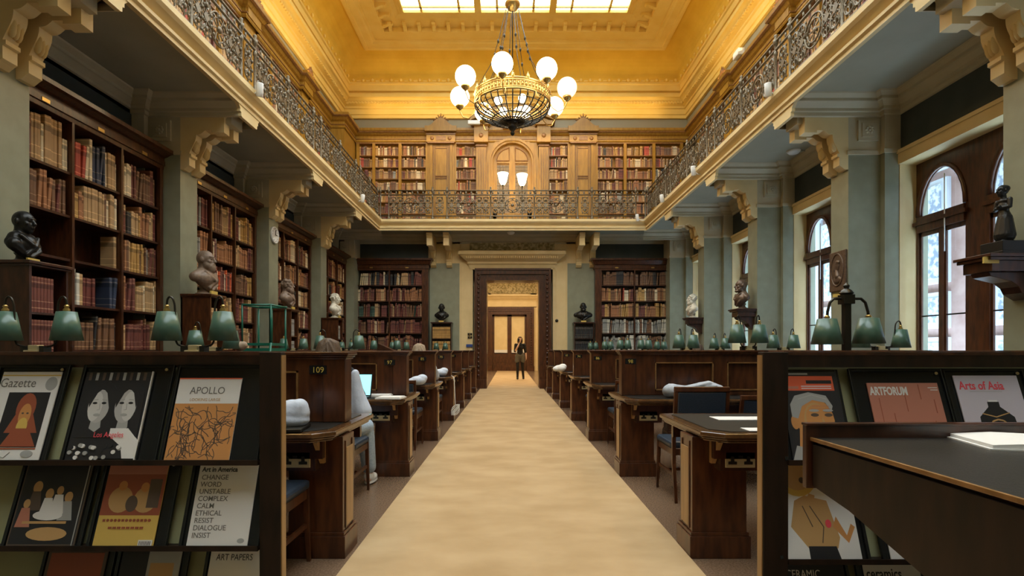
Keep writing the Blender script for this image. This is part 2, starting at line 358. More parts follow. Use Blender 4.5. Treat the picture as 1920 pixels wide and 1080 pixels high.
ring(b, [(1.02, 10.44), (1.02, 10.36), (1.08, 10.34), (1.14, 10.34), (1.16, 10.38), (1.34, 10.38), (1.38, 10.42), (1.44, 10.42), (1.46, 10.46), (1.8, 10.46), (1.8, 10.6), (2.2, 10.6), (2.3, 10.66)], 0)
ring(b, [(2.3, 10.66), (2.36, 10.62), (2.42, 10.62), (2.44, 10.58), (2.5, 10.58), (2.5, 10.66)], 1)
struct(b.build('trim_91', ['ceiling_cream', 'ceiling_cream']))
# dentils, beading, palmette row and modillions (fine relief of the cornices)
b = MB(); d = .26
yy = YN+1
while yy < YW-.3:
    for s_ in (-1, 1): b.box(CX+s_*(CH-.22), CX+s_*(CH-.27), yy, yy+.05, 9.1, 9.155)
    yy += .1
x = CX-CH+.3
while x < CX+CH-.3: b.box(x, x+.05, YW+.1-.27, YW+.1-.22, 9.1, 9.155); x += .1
x = CX-CH+.5
while x < CX+CH-.4:
    b.sph((x, YW+.1-.42, 9.76), (.05, .03, .05), 0, 6, 4); b.box(x+.1, x+.22, YW-.33, YW-.29, 9.72, 9.75); x += .3
for s_ in (-1, 1):
    y = 1.0
    while y < YW-.4: b.sph((CX+s_*(CH-.42), y, 9.76), (.03, .05, .05), 0, 6, 4); y += .3
struct(b.build('trim_92', 'ceiling_cream'))
b = MB()
def modillion(x, y, dx, dy):
    w_, L = .05, .3
    pts = [(0, 10.6), (L, 10.6), (L, 10.56), (L-.03, 10.52), (.2, 10.53), (.12, 10.5), (.05, 10.46), (0, 10.46)]
    if dx: b.prism([(x+dx*u, z) for u, z in pts], 'y', y-w_, y+w_)
    else: b.prism([(y+dy*u, z) for u, z in pts], 'x', x-w_, x+w_)
x = CX-CH+2.0
while x < CX+CH-1.9: modillion(x, YW+.1-1.8, 0, -1); x += .42
y = 1.0
while y < YW-1.8:
    for s_ in (-1, 1): modillion(CX+s_*(CH-1.8), y, -s_, 0)
    y += .42
struct(b.build('trim_93', 'ceiling_cream'))
# skylight: frosted panes that pass the daylight, and their bars
b = MB(); x0, x1, y1 = CX-CH+2.45, CX+CH-2.45, YW+.1-2.45
b.box(x0, x1, -4.5, y1, 10.66, 10.68)
struct(b.build('window_skylight', 'skylight_glow'))
b = MB()
for xx, ww in [(CX-1.03, .09), (CX+1.03, .09)]+[(CX+o, .03) for o in (-2.6, -1.55, -.5, .5, 1.55, 2.6)]:
    b.box(xx-ww, xx+ww, -4.5, y1, 10.56 if ww > .05 else 10.6, 10.66)
for yb in (y1-.22, y1-2.2, y1-4.4, y1-6.6, y1-8.8, y1-11, y1-13.2, y1-15.4, y1-17.6): b.box(x0, x1, yb-.02, yb+.02, 10.6, 10.66)
struct(b.build('trim_94', 'ceiling_cream'))
struct(MB().box(CX-CH, CX+CH, YN, -4.5, 10.6, 10.7).build('ceiling', 'ceiling_ochre'))
# ------------------------------------------------------------------ windows of the side wall
XWF = 5.9
def arch_curve(ya, yb, zs, rise, n=14):
    return [((ya+yb)/2-(yb-ya)/2*math.cos(math.pi*k/n), zs+rise*math.sin(math.pi*k/n)) for k in range(n+1)]
for wi, (pa, pb) in enumerate([(PIERS[i][1], PIERS[i+1][0]) for i in range(4)]+[(PIERS[4][1], 16.5)]):
    L = pb-pa; win = MB(); gls = MB()
    lights = [(pb-.10-.8, pb-.10), (pb-1.24-.8, pb-1.24)]
    if L < 2.42: lights = [(pb-.1-.78, pb-.1), (pb-1.2-.78, pb-1.2)]
    xa, xb = XWF, XWF+.045
    cuts = [pa]
    for (a, c) in sorted(lights):
        cuts += [a, c]
    cuts.append(pb)
    for k in range(0, len(cuts), 2): win.box(xa, xb, cuts[k], cuts[k+1], .8, 3.92)
    for (a, c) in lights:
        cur = arch_curve(a, c, 3.13, .62)
        for (p, q) in zip(cur, cur[1:]):       # spandrel board above the arch, with its soffit
            win.add([(xa, p[0], p[1]), (xa, q[0], q[1]), (xa, q[0], 3.92), (xa, p[0], 3.92), (xb, p[0], p[1]), (xb, q[0], q[1]), (xb, q[0], 3.92), (xb, p[0], 3.92)],
                    [(0, 1, 2, 3), (4, 7, 6, 5), (0, 4, 5, 1)])
        win.tube([(xa-.0, p, z) for p, z in cur], .035, 6)
        win.tube([(xa+.03, a+(p-a)*.95+.02, z-.02) for p, z in cur], .014, 6)
        win.box(xa-.03, xb, a, c, 2.9, 3.12).box(xa-.06, xa, a-.05, c+.05, 3.0, 3.05)
        m_ = (a+c)/2
        win.box(xa, xb, m_-.035, m_+.035, .8, 2.9)
        for (u, v) in ((a, m_-.035), (m_+.035, c)):
            win.box(xa+.02, xb, u, u+.03, .85, 2.9, 1).box(xa+.02, xb, v-.03, v, .85, 2.9, 1).box(xa+.02, xb, u, v, 2.84, 2.9, 1).box(xa+.02, xb, u, v, .8, .92, 1)
            win.box(xa+.03, xb-.02, u, v, 1.69, 1.71, 2)
        gls.add([(xb-.02, a, .85), (xb-.02, c, .85), (xb-.02, c, 3.74), (xb-.02, a, 3.74)], [(0, 1, 2, 3)])
        win.tube([(xa-.05, m_-.12, 3.6), (xa-.05, m_-.12, 2.55)], .008, 6, 3)       # pale cord of the blind
    win.box(xa-.02, xb, pa, pb, .78, .85)
    wo = struct(win.build('window_%d' % (wi+1), ['mahogany_red', 'mahogany_red', 'dark_metal', 'white_paint'], bevel=0))
    gls.build('glass', 'window_glass', wo)
    # cream surround: lintel, soffit and jambs
    t = MB().box(XR-.04, XR+.3, pa, pb, 3.9, 4.1).box(XR-.06, XR-.04, pa, pb, 4.05, 4.1).box(XR, XWF, pa, pa+.06, .82, 3.9).box(XR, XWF, pb-.06, pb, .82, 3.9).box(XR-.08, XWF, pa, pb, .78, .84).box(XR-.02, XR+.06, pb-.1, pb-.04, .84, 3.9)
    struct(t.build('trim_%d' % (60+wi), 'cream'))
    area('window_portal', (6.05, (pa+pb)/2, 2.4), (0, R(90), 0), 3.0, L, 1, portal=True)
# courtyard facade seen through the glass
b = MB().box(9.6, 10, -6, 40, -2, 14)
y = 0
while y < 34:
    for (z0, z1) in ((-1.5, .7), (.9, 1.5), (1.7, 2.5), (2.7, 5.0)):
        for yy in (y, y+.95): b.box(9.5, 9.6, yy, yy+.85, z0, z1, 1).box(9.47, 9.5, yy+.15, yy+.7, z0+.12, z1-.12, 2)
    b.box(9.35, 9.6, y+1.85, y+2.2, -2, 5.2, 1); b.box(9.3, 9.6, y, y+2.9, 5.2, 5.6, 1); y += 2.9
struct(b.build('background_facade', ['brick_pink', 'stone_white', 'carved_stone']))
# ------------------------------------------------------------------ books and bookcases
ORD = ['zeroth', 'first', 'second', 'third', 'fourth', 'fifth', 'sixth', 'seventh', 'eighth', 'ninth', 'tenth', 'eleventh', 'twelfth', 'thirteenth', 'fourteenth', 'fifteenth',
       'sixteenth', 'seventeenth', 'eighteenth', 'nineteenth', 'twentieth', 'twenty-first', 'twenty-second', 'twenty-third', 'twenty-fourth', 'twenty-fifth', 'twenty-sixth', 'twenty-seventh', 'twenty-eighth', 'twenty-ninth', 'thirtieth']
PAL_WARM = {'oxblood': 3, 'brown': 5, 'tan': 5, 'cream': 1.6, 'black': .7, 'dark green': .4, 'navy': .3, 'red': .4, 'maroon': 1.8, 'chestnut': 6, 'ochre': 3, 'grey': .6}
PAL_UP = {'oxblood': 1, 'brown': 5, 'tan': 5, 'cream': 1.6, 'black': .7, 'red': .35, 'chestnut': 4, 'ochre': 3, 'grey': .8, 'maroon': .8}
PAL_ROSE = {'maroon': 5, 'oxblood': 2, 'chestnut': 3, 'tan': 2, 'cream': .7, 'brown': 2}
PAL_SET = {'maroon': 1}
PAL_DARK = {'black': 3, 'grey': 2, 'navy': 1.5, 'cream': 1.2, 'orange red': .8, 'brown': 2, 'maroon': 1}
NAMES = [n for n, c in BOOKC]
BOOKMESH = {}
def book_mesh(cn):
    if cn in BOOKMESH: return BOOKMESH[cn]
    v, f = [], []
    pr = [(0, 1), (0, .06), (.06, .012), (.3, 0), (.7, 0), (.94, .012), (1, .06), (1, 1), (.93, .985), (.07, .985)]
    n = len(pr)
    for z in (0, .115, .135, .3, .32, .68, .8, .95, 1): v += [(x, y, z) for x, y in pr]
    L = 9
    # raised bands: push the spine out on thin rings
    out = bmesh.new(); vs = [out.verts.new(p) for p in v]
    for i in range(L-1):
        for k in range(n): out.faces.new([vs[i*n+k], vs[i*n+(k+1) % n], vs[(i+1)*n+(k+1) % n], vs[(i+1)*n+k]])
    out.faces.new([vs[k] for k in reversed(range(n))]); out.faces.new([vs[(L-1)*n+k] for k in range(n)])
    bmesh.ops.recalc_face_normals(out, faces=out.faces)
    uv = out.loops.layers.uv.new('UVMap')
    for fc in out.faces:
        up = abs(fc.normal.z) > .9 or fc.normal.y > .9
        fc.material_index = 1 if up else 0
        for l in fc.loops: l[uv].uv = (l.vert.co.x, l.vert.co.z)
    for i in (1, 3, 6):
        for k in (2, 3, 4, 5): vs[i*n+k].co.y -= .006
    me = bpy.data.meshes.new('book_'+cn.replace(' ', '_')); out.to_mesh(me); out.free()
    me.materials.append(M['book_'+cn.replace(' ', '_')]); me.materials.append(M['paper_pages'])
    BOOKMESH[cn] = me; return me
class Stuff:
    def __init__(s): s.v = []; s.f = []; s.m = []; s.uv = []
    def add(s, mt, t, d, h, cn):
        o = len(s.v); mi = NAMES.index(cn)
        P = [(0, .03*0, 0), (.5*t, -.006, 0), (t, 0, 0), (t, d, 0), (0, d, 0)]
        for z in (0, h):
            for x, y, _ in P: s.v.append(tuple(mt @ Vector((x, y, z))))
        for a, b in ((0, 1), (1, 2), (2, 3), (4, 0)):
            s.f.append((o+a, o+b, o+5+b, o+5+a)); s.m.append(mi); s.uv += [(0, 0), (1, 0), (1, 1), (0, 1)]
        s.f.append((o+5, o+6, o+7, o+8, o+9)); s.m.append(len(NAMES)); s.uv += [(0, 1)]*5
    def build(s, name):
        me = bpy.data.meshes.new(name); me.from_pydata(s.v, [], s.f)
        for n_ in NAMES: me.materials.append(M['book_'+n_.replace(' ', '_')])
        me.materials.append(M['paper_pages'])
        me.polygons.foreach_set('material_index', s.m)
        u = me.uv_layers.new(name='UVMap'); u.data.foreach_set('uv', [c for p in s.uv for c in p]); me.update()
        o = bpy.data.objects.new(name, me); col.objects.link(o); return o
STUFF = Stuff(); NBOOK = [0]
def pick(pal): k = list(pal); return rnd.choices(k, [pal[x] for x in k])[0]
def fill(mt, x0, x1, z, clear, pal, lab=None, group=None, dens=1.0, tmin=.022, tmax=.05, lean=.12, depth=.2, hmin=.62, hmax=.93, ybase=.03, same=None, gaps=()):
    """books side by side from x0 to x1 on a shelf at height z; lab makes each one an object of its own."""
    x = x0; k = 0; run = pick(pal); th = (tmin+tmax)/2; hh = clear*.8; left = 0
    while x < x1-tmin:
        if left <= 0:
            left = rnd.choice([1, 1, 1, 2, 2, 3, 5] if lab or ybase == .03 else [1, 1, 1, 2, 2, 4]); run = pick(pal); th = rnd.uniform(tmin, tmax); hh = clear*rnd.uniform(hmin, hmax)
        left -= 1
        c = same or run; t = min(th*rnd.uniform(.94, 1.06), x1-x); h = hh*rnd.uniform(.985, 1.015); d = depth*rnd.uniform(.85, 1); yo = ybase+rnd.uniform(0, .025)
        if any(a < (x-x0)/(x1-x0) < b for a, b in gaps): x += t; continue
        if rnd.random() > dens: x += t*1.5; continue
        an = 0
        if rnd.random() < lean and x+t+.03 < x1: an = rnd.uniform(.04, .12)
        m4 = mt @ Matrix.Translation((x+(h*math.sin(an) if an < 0 else 0), yo, z+.001)) @ Matrix.Rotation(an, 4, 'Y')
        k += 1
        if lab and NBOOK[0] < 300:
            NBOOK[0] += 1
            o = bpy.data.objects.new('book', book_mesh(c)); col.objects.link(o)
            o.matrix_world = m4 @ Matrix.Diagonal((t-.0015, d, h, 1))
            tag(o, lab.format(c=c, k=ORD[min(k, 30)]), 'book', group)
        else: STUFF.add(m4, t-.0015, d, h, c)
        x += t + (h*math.sin(an)*.6 if an else 0)
SH = [.12, .66, 1.22, 1.75, 2.27, 2.77, 3.27]; TOPZ = 3.85
ROWN = {3.27: 'top shelf', 2.77: 'second shelf down', 2.27: 'third shelf down', 1.75: 'fourth shelf down', 1.22: 'fifth shelf down', .66: 'sixth shelf down', .12: 'bottom shelf'}
def bookcase(name, label, loc, rz, divs, group, shelves=SH, top=TOPZ, ztop=4.12, depth=.4, wood='mahogany', edge='mahogany_red', corn_out=.16, side_out=.0, base=True, stile=.07):
    """divs: x of every upright; local front faces -y."""
    t = thing(name, label, 'bookcase', loc, rz, group)
    x0, x1 = divs[0], divs[-1]
    MB().box(x0-stile/2, x1+stile/2, depth-.02, depth, 0, ztop-.02).box(x0-stile/2, x0+stile/2-.02, .02, depth, 0, ztop-.02).box(x1-stile/2+.02, x1+stile/2, .02, depth, 0, ztop-.02).build('carcass', wood, t)
    for i, d in enumerate(divs):
        wd = stile if i in (0, len(divs)-1) else .035
        m = MB().box(d-wd/2, d+wd/2, -.01, .04, .1, top+.02)
        if i not in (0, len(divs)-1): m.box(d-.012, d+.012, .04, depth-.02, .1, top)
        m.build('upright', edge, t)
        if i in (0, len(divs)-1):
            for z in (1.5, 2.1, 2.7, 3.3):
                if z < top: m2 = MB().sph((d, -.012, z), (.012, .008, .05), 0, 8, 6); m2.build('carved_boss', edge, t)
    for i in range(len(divs)-1):
        for z in shelves: MB().box(divs[i]+.015, divs[i+1]-.015, .012, depth-.02, z-.028, z).build('shelf', wood, t)
    c = MB(); w2 = stile/2+side_out
    pr = [(.01, top), (.012, top+.05), (.03, top+.055), (.03, top+.12), (.02, top+.125), (.02, top+.17), (.06, top+.18), (corn_out*.7, ztop-.06), (corn_out, ztop-.05), (corn_out, ztop), (0, ztop), (-.1, ztop)]
    c.sweep([(q, z) for q, z in pr], [(x1+w2, depth), (x1+w2, 0), (x0-w2, 0), (x0-w2, depth)][::-1]); c.box(x0-w2, x1+w2, .0, depth, top, ztop-.005)
    c.build('cornice', 'mahogany_red' if wood == 'mahogany' else wood, t)
    if wood == 'mahogany':
        for i in range(len(divs)-1): MB().box((divs[i]+divs[i+1])/2-.05, (divs[i]+divs[i+1])/2+.05, -.036, -.028, top+.06, top+.1).build('name_plate', 'brass', t)
    if base: MB().box(x0-w2, x1+w2, -.03, .05, 0, .12).build('plinth', wood, t)
    return t
CASE_L = ['dark glazed-eyed bronze head', 'bearded old man bust', 'brown bust', 'cream bust']
CASEX = -5.07; UP = Matrix.Rotation(R(90), 4, 'Z')
lcase = ['tall dark wood bookcase with half empty shelves behind the dark bronze head', 'tall dark wood bookcase between bearded bust and wall clock pier',
         'tall dark wood bookcase between the wall clock pier and the cream bust', 'narrow view of dark bookcase in the corner past the cream bust']
for ci in range(4):
    a = PIERS[ci+1][1]; c = PIERS[ci+2][0] if ci < 3 else 16.5
    Wd = c-a; dv = [.05+(Wd-.1)*k/3 for k in range(4)]
    bookcase('bookcase', lcase[ci], (CASEX, a, 0), R(90), dv, 'dark bookcases between the piers')
    mt = Matrix.Translation((CASEX, a, 0)) @ UP
    for z in sorted(SH, reverse=True):
        clear = (TOPZ if z == SH[-1] else SH[SH.index(z)+1]-.028)-z
        for bi in range(3):
            xa, xb = dv[bi]+(.04 if bi == 0 else .02), dv[bi+1]-(.04 if bi == 2 else .02)
            lab = None; pal = PAL_WARM; kw = {}
            if z > 1 and (ci == 0 or (ci == 1)):
                lab = '{c} book, {k} along, '+ROWN[z]+', '+('first', 'middle', 'last')[bi]+' bay, bookcase '+('beside dark head' if ci == 0 else 'beside bearded bust')
            if ci == 0:
                kw = dict(tmin=.028, tmax=.055)
                if z == 2.27 and bi == 0: kw.update(gaps=((.12, 1.1),)); pal = {'pale': 1}
                if z == 2.27 and bi == 1: kw.update(gaps=((-1, .9),)); pal = {'tan': 1}
                if z == 1.75 and bi == 0: pal = {'cream': 1, 'tan': 1}
                if z == 1.75 and bi == 1: pal = {'pale': 2, 'grey': 1, 'oxblood': 1, 'tan': 1, 'navy': 1}; kw.update(gaps=((.48, .78),), lean=.5)
                if z == 1.22 and bi < 2: pal = PAL_DARK
                if z == 1.75 and bi == 2 or z == 1.22 and bi == 2: pal = PAL_ROSE
                if z == 3.27: pal = {'cream': 3, 'tan': 4, 'maroon': 1, 'navy': .5, 'red': 1, 'brown': 1}
                if z == 2.77 and bi == 0: kw.update(lean=.45)
            if ci == 1 and bi == 1 and z == 2.27: pal = {'orange red': 1, 'maroon': 3, 'cream': 1}
            if ci and z < 3: pal = PAL_ROSE if bi == 2 and z < 2 else pal
            fill(mt, xa, xb, z, clear, pal, lab, 'books of the tall bookcases by the busts', **kw)
# end wall bookcases
EY = 16.9
for nm, xs, lb in (('bookcase', (663, 730, 797), 'dark bookcase on the end wall, on the busts side of the doorway'), ('bookcase', (1122, 1190, 1257), 'dark bookcase on the end wall, on the window side of the doorway')):
    dv = [PX(x, EY) for x in xs]
    bookcase('bookcase', lb, (0, EY, 0), 0, dv, 'dark bookcases on the end wall', depth=.29, ztop=4.1, top=3.74, stile=.2)
    for z in SH:
        clear = (3.74 if z == SH[-1] else SH[SH.index(z)+1]-.028)-z
        for i in range(2):
            win_side = xs[0] > 1000
            pal = PAL_ROSE if not win_side else ({'grey': 3, 'brown': 2, 'pale': 1} if z < 2 else PAL_WARM)
            if z == 3.27: pal = {'black': 2, 'maroon': 2, 'cream': 1, 'tan': 1} if not win_side else {'brown': 3, 'black': 1}
            if not win_side and z == 2.27: pal = {'dark green': 1, 'oxblood': 2, 'brown': 2, 'tan': .5}
            fill(Matrix.Translation((0, EY, 0)), dv[i]+(.1 if i == 0 else .02), dv[i+1]-(.1 if i == 1 else .02), z, clear, pal, dens=.97, depth=.18, hmin=.7, lean=.2)
# dark corner post in the far corner beside the end-wall bookcase
b = MB().box(-5.5, -5.12, 16.5, 16.9, 0, 4.62).box(-5.15, -4.98, 16.75, 17.0, 0, 4.3).sweep([(0, 4.5), (.06, 4.55), (.06, 4.65)], [(-5.5, 16.48), (-5.1, 16.48), (-5.1, 17)][::-1])
struct(b.build('trim_80', 'mahogany'))
# ---- upper storey bookcases (golden oak)
UZ = ZT-.02; USH = [UZ+.12+.37*k for k in range(7)]; UTOP = UZ+.12+.37*7
def up_case(label, loc, rz, divs, x0=None, x1=None, group='oak bookcases of the gallery', dens=.97, tm=(.02, .045)):
    t = thing('gallery_bookcase', label, 'bookcase', loc, rz, group)
    MB().box(divs[0]-.02, divs[-1]+.02, .2, .22, UZ, UTOP+.06).box(divs[0]-.06, divs[-1]+.06, -.01, .22, UTOP, UTOP+.1).build('carcass', 'golden_oak_dark', t)
    for i, d in enumerate(divs): MB().box(d-.045, d+.045, -.02, .2, UZ, UTOP).build('upright', 'golden_oak', t)
    for i in range(len(divs)-1):
        for z in USH: MB().box(divs[i]+.04, divs[i+1]-.04, .0, .2, z-.025, z).build('shelf', 'golden_oak_dark', t)
    mt = Matrix.Translation(loc) @ Matrix.Rotation(rz, 4, 'Z')
    for z in USH:
        for i in range(len(divs)-1): fill(mt, divs[i]+.045, divs[i+1]-.045, z, .345, PAL_UP, tmin=tm[0], tmax=tm[1], depth=.15, hmin=.66, hmax=.92, dens=dens, lean=.08, ybase=.01)
    return t
UY = 17.0; X = lambda px: PX(px, UY)
up_case('oak gallery bookcase of three columns on the end wall, busts side', (0, UY, 0), 0, [X(671), X(701), X(750), X(801)])
up_case('narrow oak gallery bookcase next to the arched door, busts side', (0, UY, 0), 0, [X(853), X(895)])
up_case('narrow oak gallery bookcase next to the arched door, window side', (0, UY, 0), 0, [X(1027), X(1067)])
up_case('oak gallery bookcase of three columns on the end wall, window side', (0, UY, 0), 0, [X(1118), X(1172), X(1226), X(1278)])
ULX, URX = -5.36, 5.7
for sgn in (-1, 1):
    for i in range(5):
        a = PIERS[i][1]+.02; c = (PIERS[i+1][0] if i < 4 else 16.2)-.02
        W = c-a; dv = [.04+(W-.08)*k/3 for k in range(4)]
        lb = 'oak gallery bookcase behind the railing, %s span from the %s wall' % (ORD[5-i], 'end')
        lb += ', window side' if sgn > 0 else ', busts side'
        if sgn < 0: up_case(lb, (ULX, a, 0), R(90), dv, tm=(.03, .06))
        else: up_case(lb, (URX, c, 0), R(-90), dv, tm=(.03, .06))
# pilaster panels between them, entablature, corner block: one continuous oak front
b = MB()
for sgn, xf in ((-1, ULX), (1, URX)):
    for (a, c) in PIERS:
        b.box(xf, xf-sgn*.06, a-.02, c+.02, UZ, UTOP+.1).box(xf-sgn*.06, xf-sgn*.08, a+.08, c-.08, UZ+.3, UTOP-.3)
        b.box(xf+sgn*.1, xf-sgn*.16, a-.06, c+.06, UTOP+.1, 8.12)
    b.box(xf+sgn*.3, xf-sgn*.03, YN, 16.2, UTOP+.08, 8.05)
    pr = [(.02, 7.83), (.04, 7.86), (.04, 7.9), (.02, 7.93), (.02, 8.02), (.08, 8.06), (.14, 8.14), (.18, 8.17), (.18, 8.24), (0, 8.25)]
    pth = [(xf, YN)]
    for (a, c) in PIERS: pth += [(xf, a-.06), (xf-sgn*.1, a-.06), (xf-sgn*.1, c+.06), (xf, c+.06)]
    pth += [(xf, 16.2), (xf-sgn*.0, 16.25)]
    if sgn < 0: pth = [(ULX, YN)]+pth[1:-2]+[(ULX, 15.9), (ULX+.42, 15.9), (ULX+.42, UY)]; b.box(ULX-.2, ULX+.42, 15.9, UY+.2, UZ, 8.2)
    else: pth = pth[:-2]+[(URX, UY)]
    if sgn > 0: pth = pth[::-1]
    b.sweep(pr, pth); b.sweep([(.145, 8.12), (.185, 8.15), (.185, 8.175)], pth, mi=1).sweep([(.03, 7.905), (.055, 7.91), (.055, 7.935), (.03, 7.94)], pth, mi=1)
x0, x1 = ULX+.42, URX
pr = [(.02, 7.83), (.04, 7.86), (.04, 7.9), (.02, 7.93), (.02, 8.02), (.08, 8.06), (.12, 8.14), (.15, 8.17), (.15, 8.24), (0, 8.25)]
b.sweep([(.03, 7.905), (.05, 7.91), (.05, 7.935), (.02, 7.94)], [(x0, UY), (x1, UY)], mi=1).sweep([(.125, 8.1), (.14, 8.13), (.13, 8.15)], [(x0, UY), (x1, UY)], mi=1).sweep(pr, [(x0, UY), (x1, UY)]).box(x0, x1, UY, UY+.3, UTOP+.08, 8.25).box(x0, x1, UY+.15, UY+.32, UZ, UTOP+.2)
for (xa, xb) in ((803, 852), (1069, 1116)):
    A, B = X(xa), X(xb); b.box(A, B, UY-.05, UY+.2, UZ, UTOP+.12).box(A+.06, A+.14, UY-.08, UY-.05, UZ, UTOP).box(B-.14, B-.06, UY-.08, UY-.05, UZ, UTOP)
    for q0 in (A+.17, A+.23, B-.17, B-.23): b.box(q0-.008, q0+.008, UY-.075, UY-.05, UZ+.1, 7.7, 1)
    for q1 in (UZ+.18, 6.67, 6.73, 7.62): b.box(A+.23, B-.23, UY-.075, UY-.05, q1-.008, q1+.008, 1)
    b.box(A-.05, B+.05, UY-.16, UY-.1, 8.03, 8.06, 1).box(A-.01, B+.01, UY-.15, UY-.1, 7.76, 7.79, 1)
    b.box(A+.24, B-.24, UY-.07, UY-.05, UZ+.2, 6.6).box(A+.24, B-.24, UY-.07, UY-.05, 6.75, 7.6).box(A-.04, B+.04, UY-.14, UY, 7.8, 8.02).box(A-.08, B+.08, UY-.22, UY, 8.12, 8.28)
    for q in (A+.14, B-.14): b.lathe([(.06, 0), (.06, .02)], (q, UY-.16, 7.9), 10, 1) if 0 else b.sph((q, UY-.15, 7.91), (.06, .02, .06), 1, 10, 6)
    b.box(A+.26, B-.26, UY-.155, UY-.14, 7.85, 7.97, 1)
    m_ = (A+B)/2; b.prism([(m_-.36, 8.28)]+[(m_-.36+.72*k/12, 8.3+.24*math.sin(math.pi*k/12)**1.5) for k in range(13)]+[(m_+.36, 8.28)], 'y', UY-.2, UY-.05, 0)
for xa, xb in ((893, 912), (1010, 1028)):
    A, B = X(xa), X(xb); b.box(A, B, UY-.08, UY+.2, UZ, UTOP+.12).box(A-.06, B+.06, UY-.2, UY, 7.78, 8.3).box(A-.12, B+.12, UY-.28, UY, 8.3, 8.42)
    for k in range(4): b.box(A+.03+k*.075, A+.065+k*.075, UY-.1, UY-.08, UZ+.2, 7.6); b.box(A+.07+k*.075, A+.08+k*.075, UY-.085, UY-.075, UZ+.2, 7.6, 1)
    b.box(A-.02, B+.02, UY-.12, UY-.05, 7.68, 7.71, 1)
    b.sph(((A+B)/2, UY-.21, 7.98), (.07, .03, .07), 1, 10, 6)
struct(b.build('trim_81', ['golden_oak', 'golden_oak_dark']))
# arched centre bay with pediment
b = MB(); ac = (X(924)+X(997))/2; rr_ = (X(997)-X(924))/2; zsp = 7.2
for (r0, r1, yy) in ((rr_, rr_+.07, UY-.02), (rr_+.07, rr_+.14, UY-.06), (rr_+.14, rr_+.22, UY-.03)):
    n_ = 20
    for k in range(n_):
        a0, a1 = math.pi*k/n_, math.pi*(k+1)/n_
        P4 = [(ac-r0*math.cos(a0), zsp+r0*math.sin(a0)), (ac-r0*math.cos(a1), zsp+r0*math.sin(a1)), (ac-r1*math.cos(a1), zsp+r1*math.sin(a1)), (ac-r1*math.cos(a0), zsp+r1*math.sin(a0))]
        b.prism(P4, 'y', yy, UY+.2)
    for s_ in (-1, 1): b.box(ac+s_*r0, ac+s_*r1, yy, UY+.2, UZ, zsp)
cur = [(ac-(rr_+.2)*math.cos(math.pi*k/20), zsp+(rr_+.2)*math.sin(math.pi*k/20)) for k in range(21)]
for p, q in zip(cur, cur[1:]): b.prism([p, q, (q[0], 8.45), (p[0], 8.45)], 'y', UY, UY+.15)
A, B = X(882), X(1040)
for s_ in (-1, 1):      # raking cornices of the broken pediment
    e = A if s_ < 0 else B
    b.prism([(e, 8.42), (ac+s_*.22, 8.86), (ac+s_*.22, 8.98), (e, 8.54)], 'y', UY-.3, UY+.2).prism([(e-s_*.3, 8.42), (ac+s_*.22, 8.74), (ac+s_*.22, 8.82), (e-s_*.06, 8.42)], 'y', UY-.2, UY+.2)
b.prism([(A+.2, 8.36), (B-.2, 8.36), (ac+.2, 8.85), (ac-.2, 8.85)], 'y', UY-.02, UY+.2)
b.box(ac-.3, ac+.3, UY-.26, UY, 8.2, 8.42, 1)
for k in range(7): b.sph((ac-.24+.08*k, UY-.28, 8.32+.07*math.sin(k*math.pi/6)), (.05, .04, .09), 1, 8, 6)
struct(b.build('trim_82', ['golden_oak', 'golden_oak_dark']))
dr = struct(MB().box(ac-rr_, ac+rr_, UY+.14, UY+.2, zsp-.05, zsp+.02).prism([(ac-rr_*math.cos(math.pi*k/20), zsp+rr_*math.sin(math.pi*k/20)) for k in range(21)], 'y', UY+.1, UY+.2)
            .box(ac-rr_, ac-rr_+.13, UY+.1, UY+.2, UZ, zsp).box(ac+rr_-.13, ac+rr_, UY+.1, UY+.2, UZ, zsp).box(ac-.1, ac+.1, UY+.09, UY+.2, UZ, zsp).box(ac-rr_, ac+rr_, UY+.1, UY+.2, UZ, 5.6)
            .build('door_2', 'golden_oak'))
for s_ in (-1, 1):
    g0, g1 = ac+s_*.1, ac+s_*(rr_-.13)
    MB().box(g0, g1, UY+.15, UY+.17, 5.6, zsp-.05).build('leaded_pane', 'leaded_glow', dr)
    m = MB()
    for k in range(1, 4): m.box(g0+(g1-g0)*k/4-.004, g0+(g1-g0)*k/4+.004, UY+.14, UY+.15, 5.6, zsp-.05)
    for k in range(14): m.box(g0, g1, UY+.14, UY+.15, 5.65+k*.12, 5.656+k*.12)
    m.build('leading', 'dark_metal', dr)
    m = MB(); inner = [(ac+s_*.1, zsp+.08)]+[(ac+s_*(rr_-.12)*math.cos(a_), zsp+.08+(rr_-.15)*math.sin(a_)) for a_ in [math.pi/2*k/10 for k in range(11)]]
    inner = [(ac+s_*max(.1, (rr_-.12)*math.cos(math.pi/2*k/10)), zsp+.08+(rr_-.2)*math.sin(math.pi/2*k/10)) for k in range(11)]
    m.tube([(q, UY+.09, z) for q, z in inner]+[(ac+s_*.1, UY+.09, zsp+.08)], .018, 6, closed=True).build('panel_bead', 'golden_oak_dark', dr)
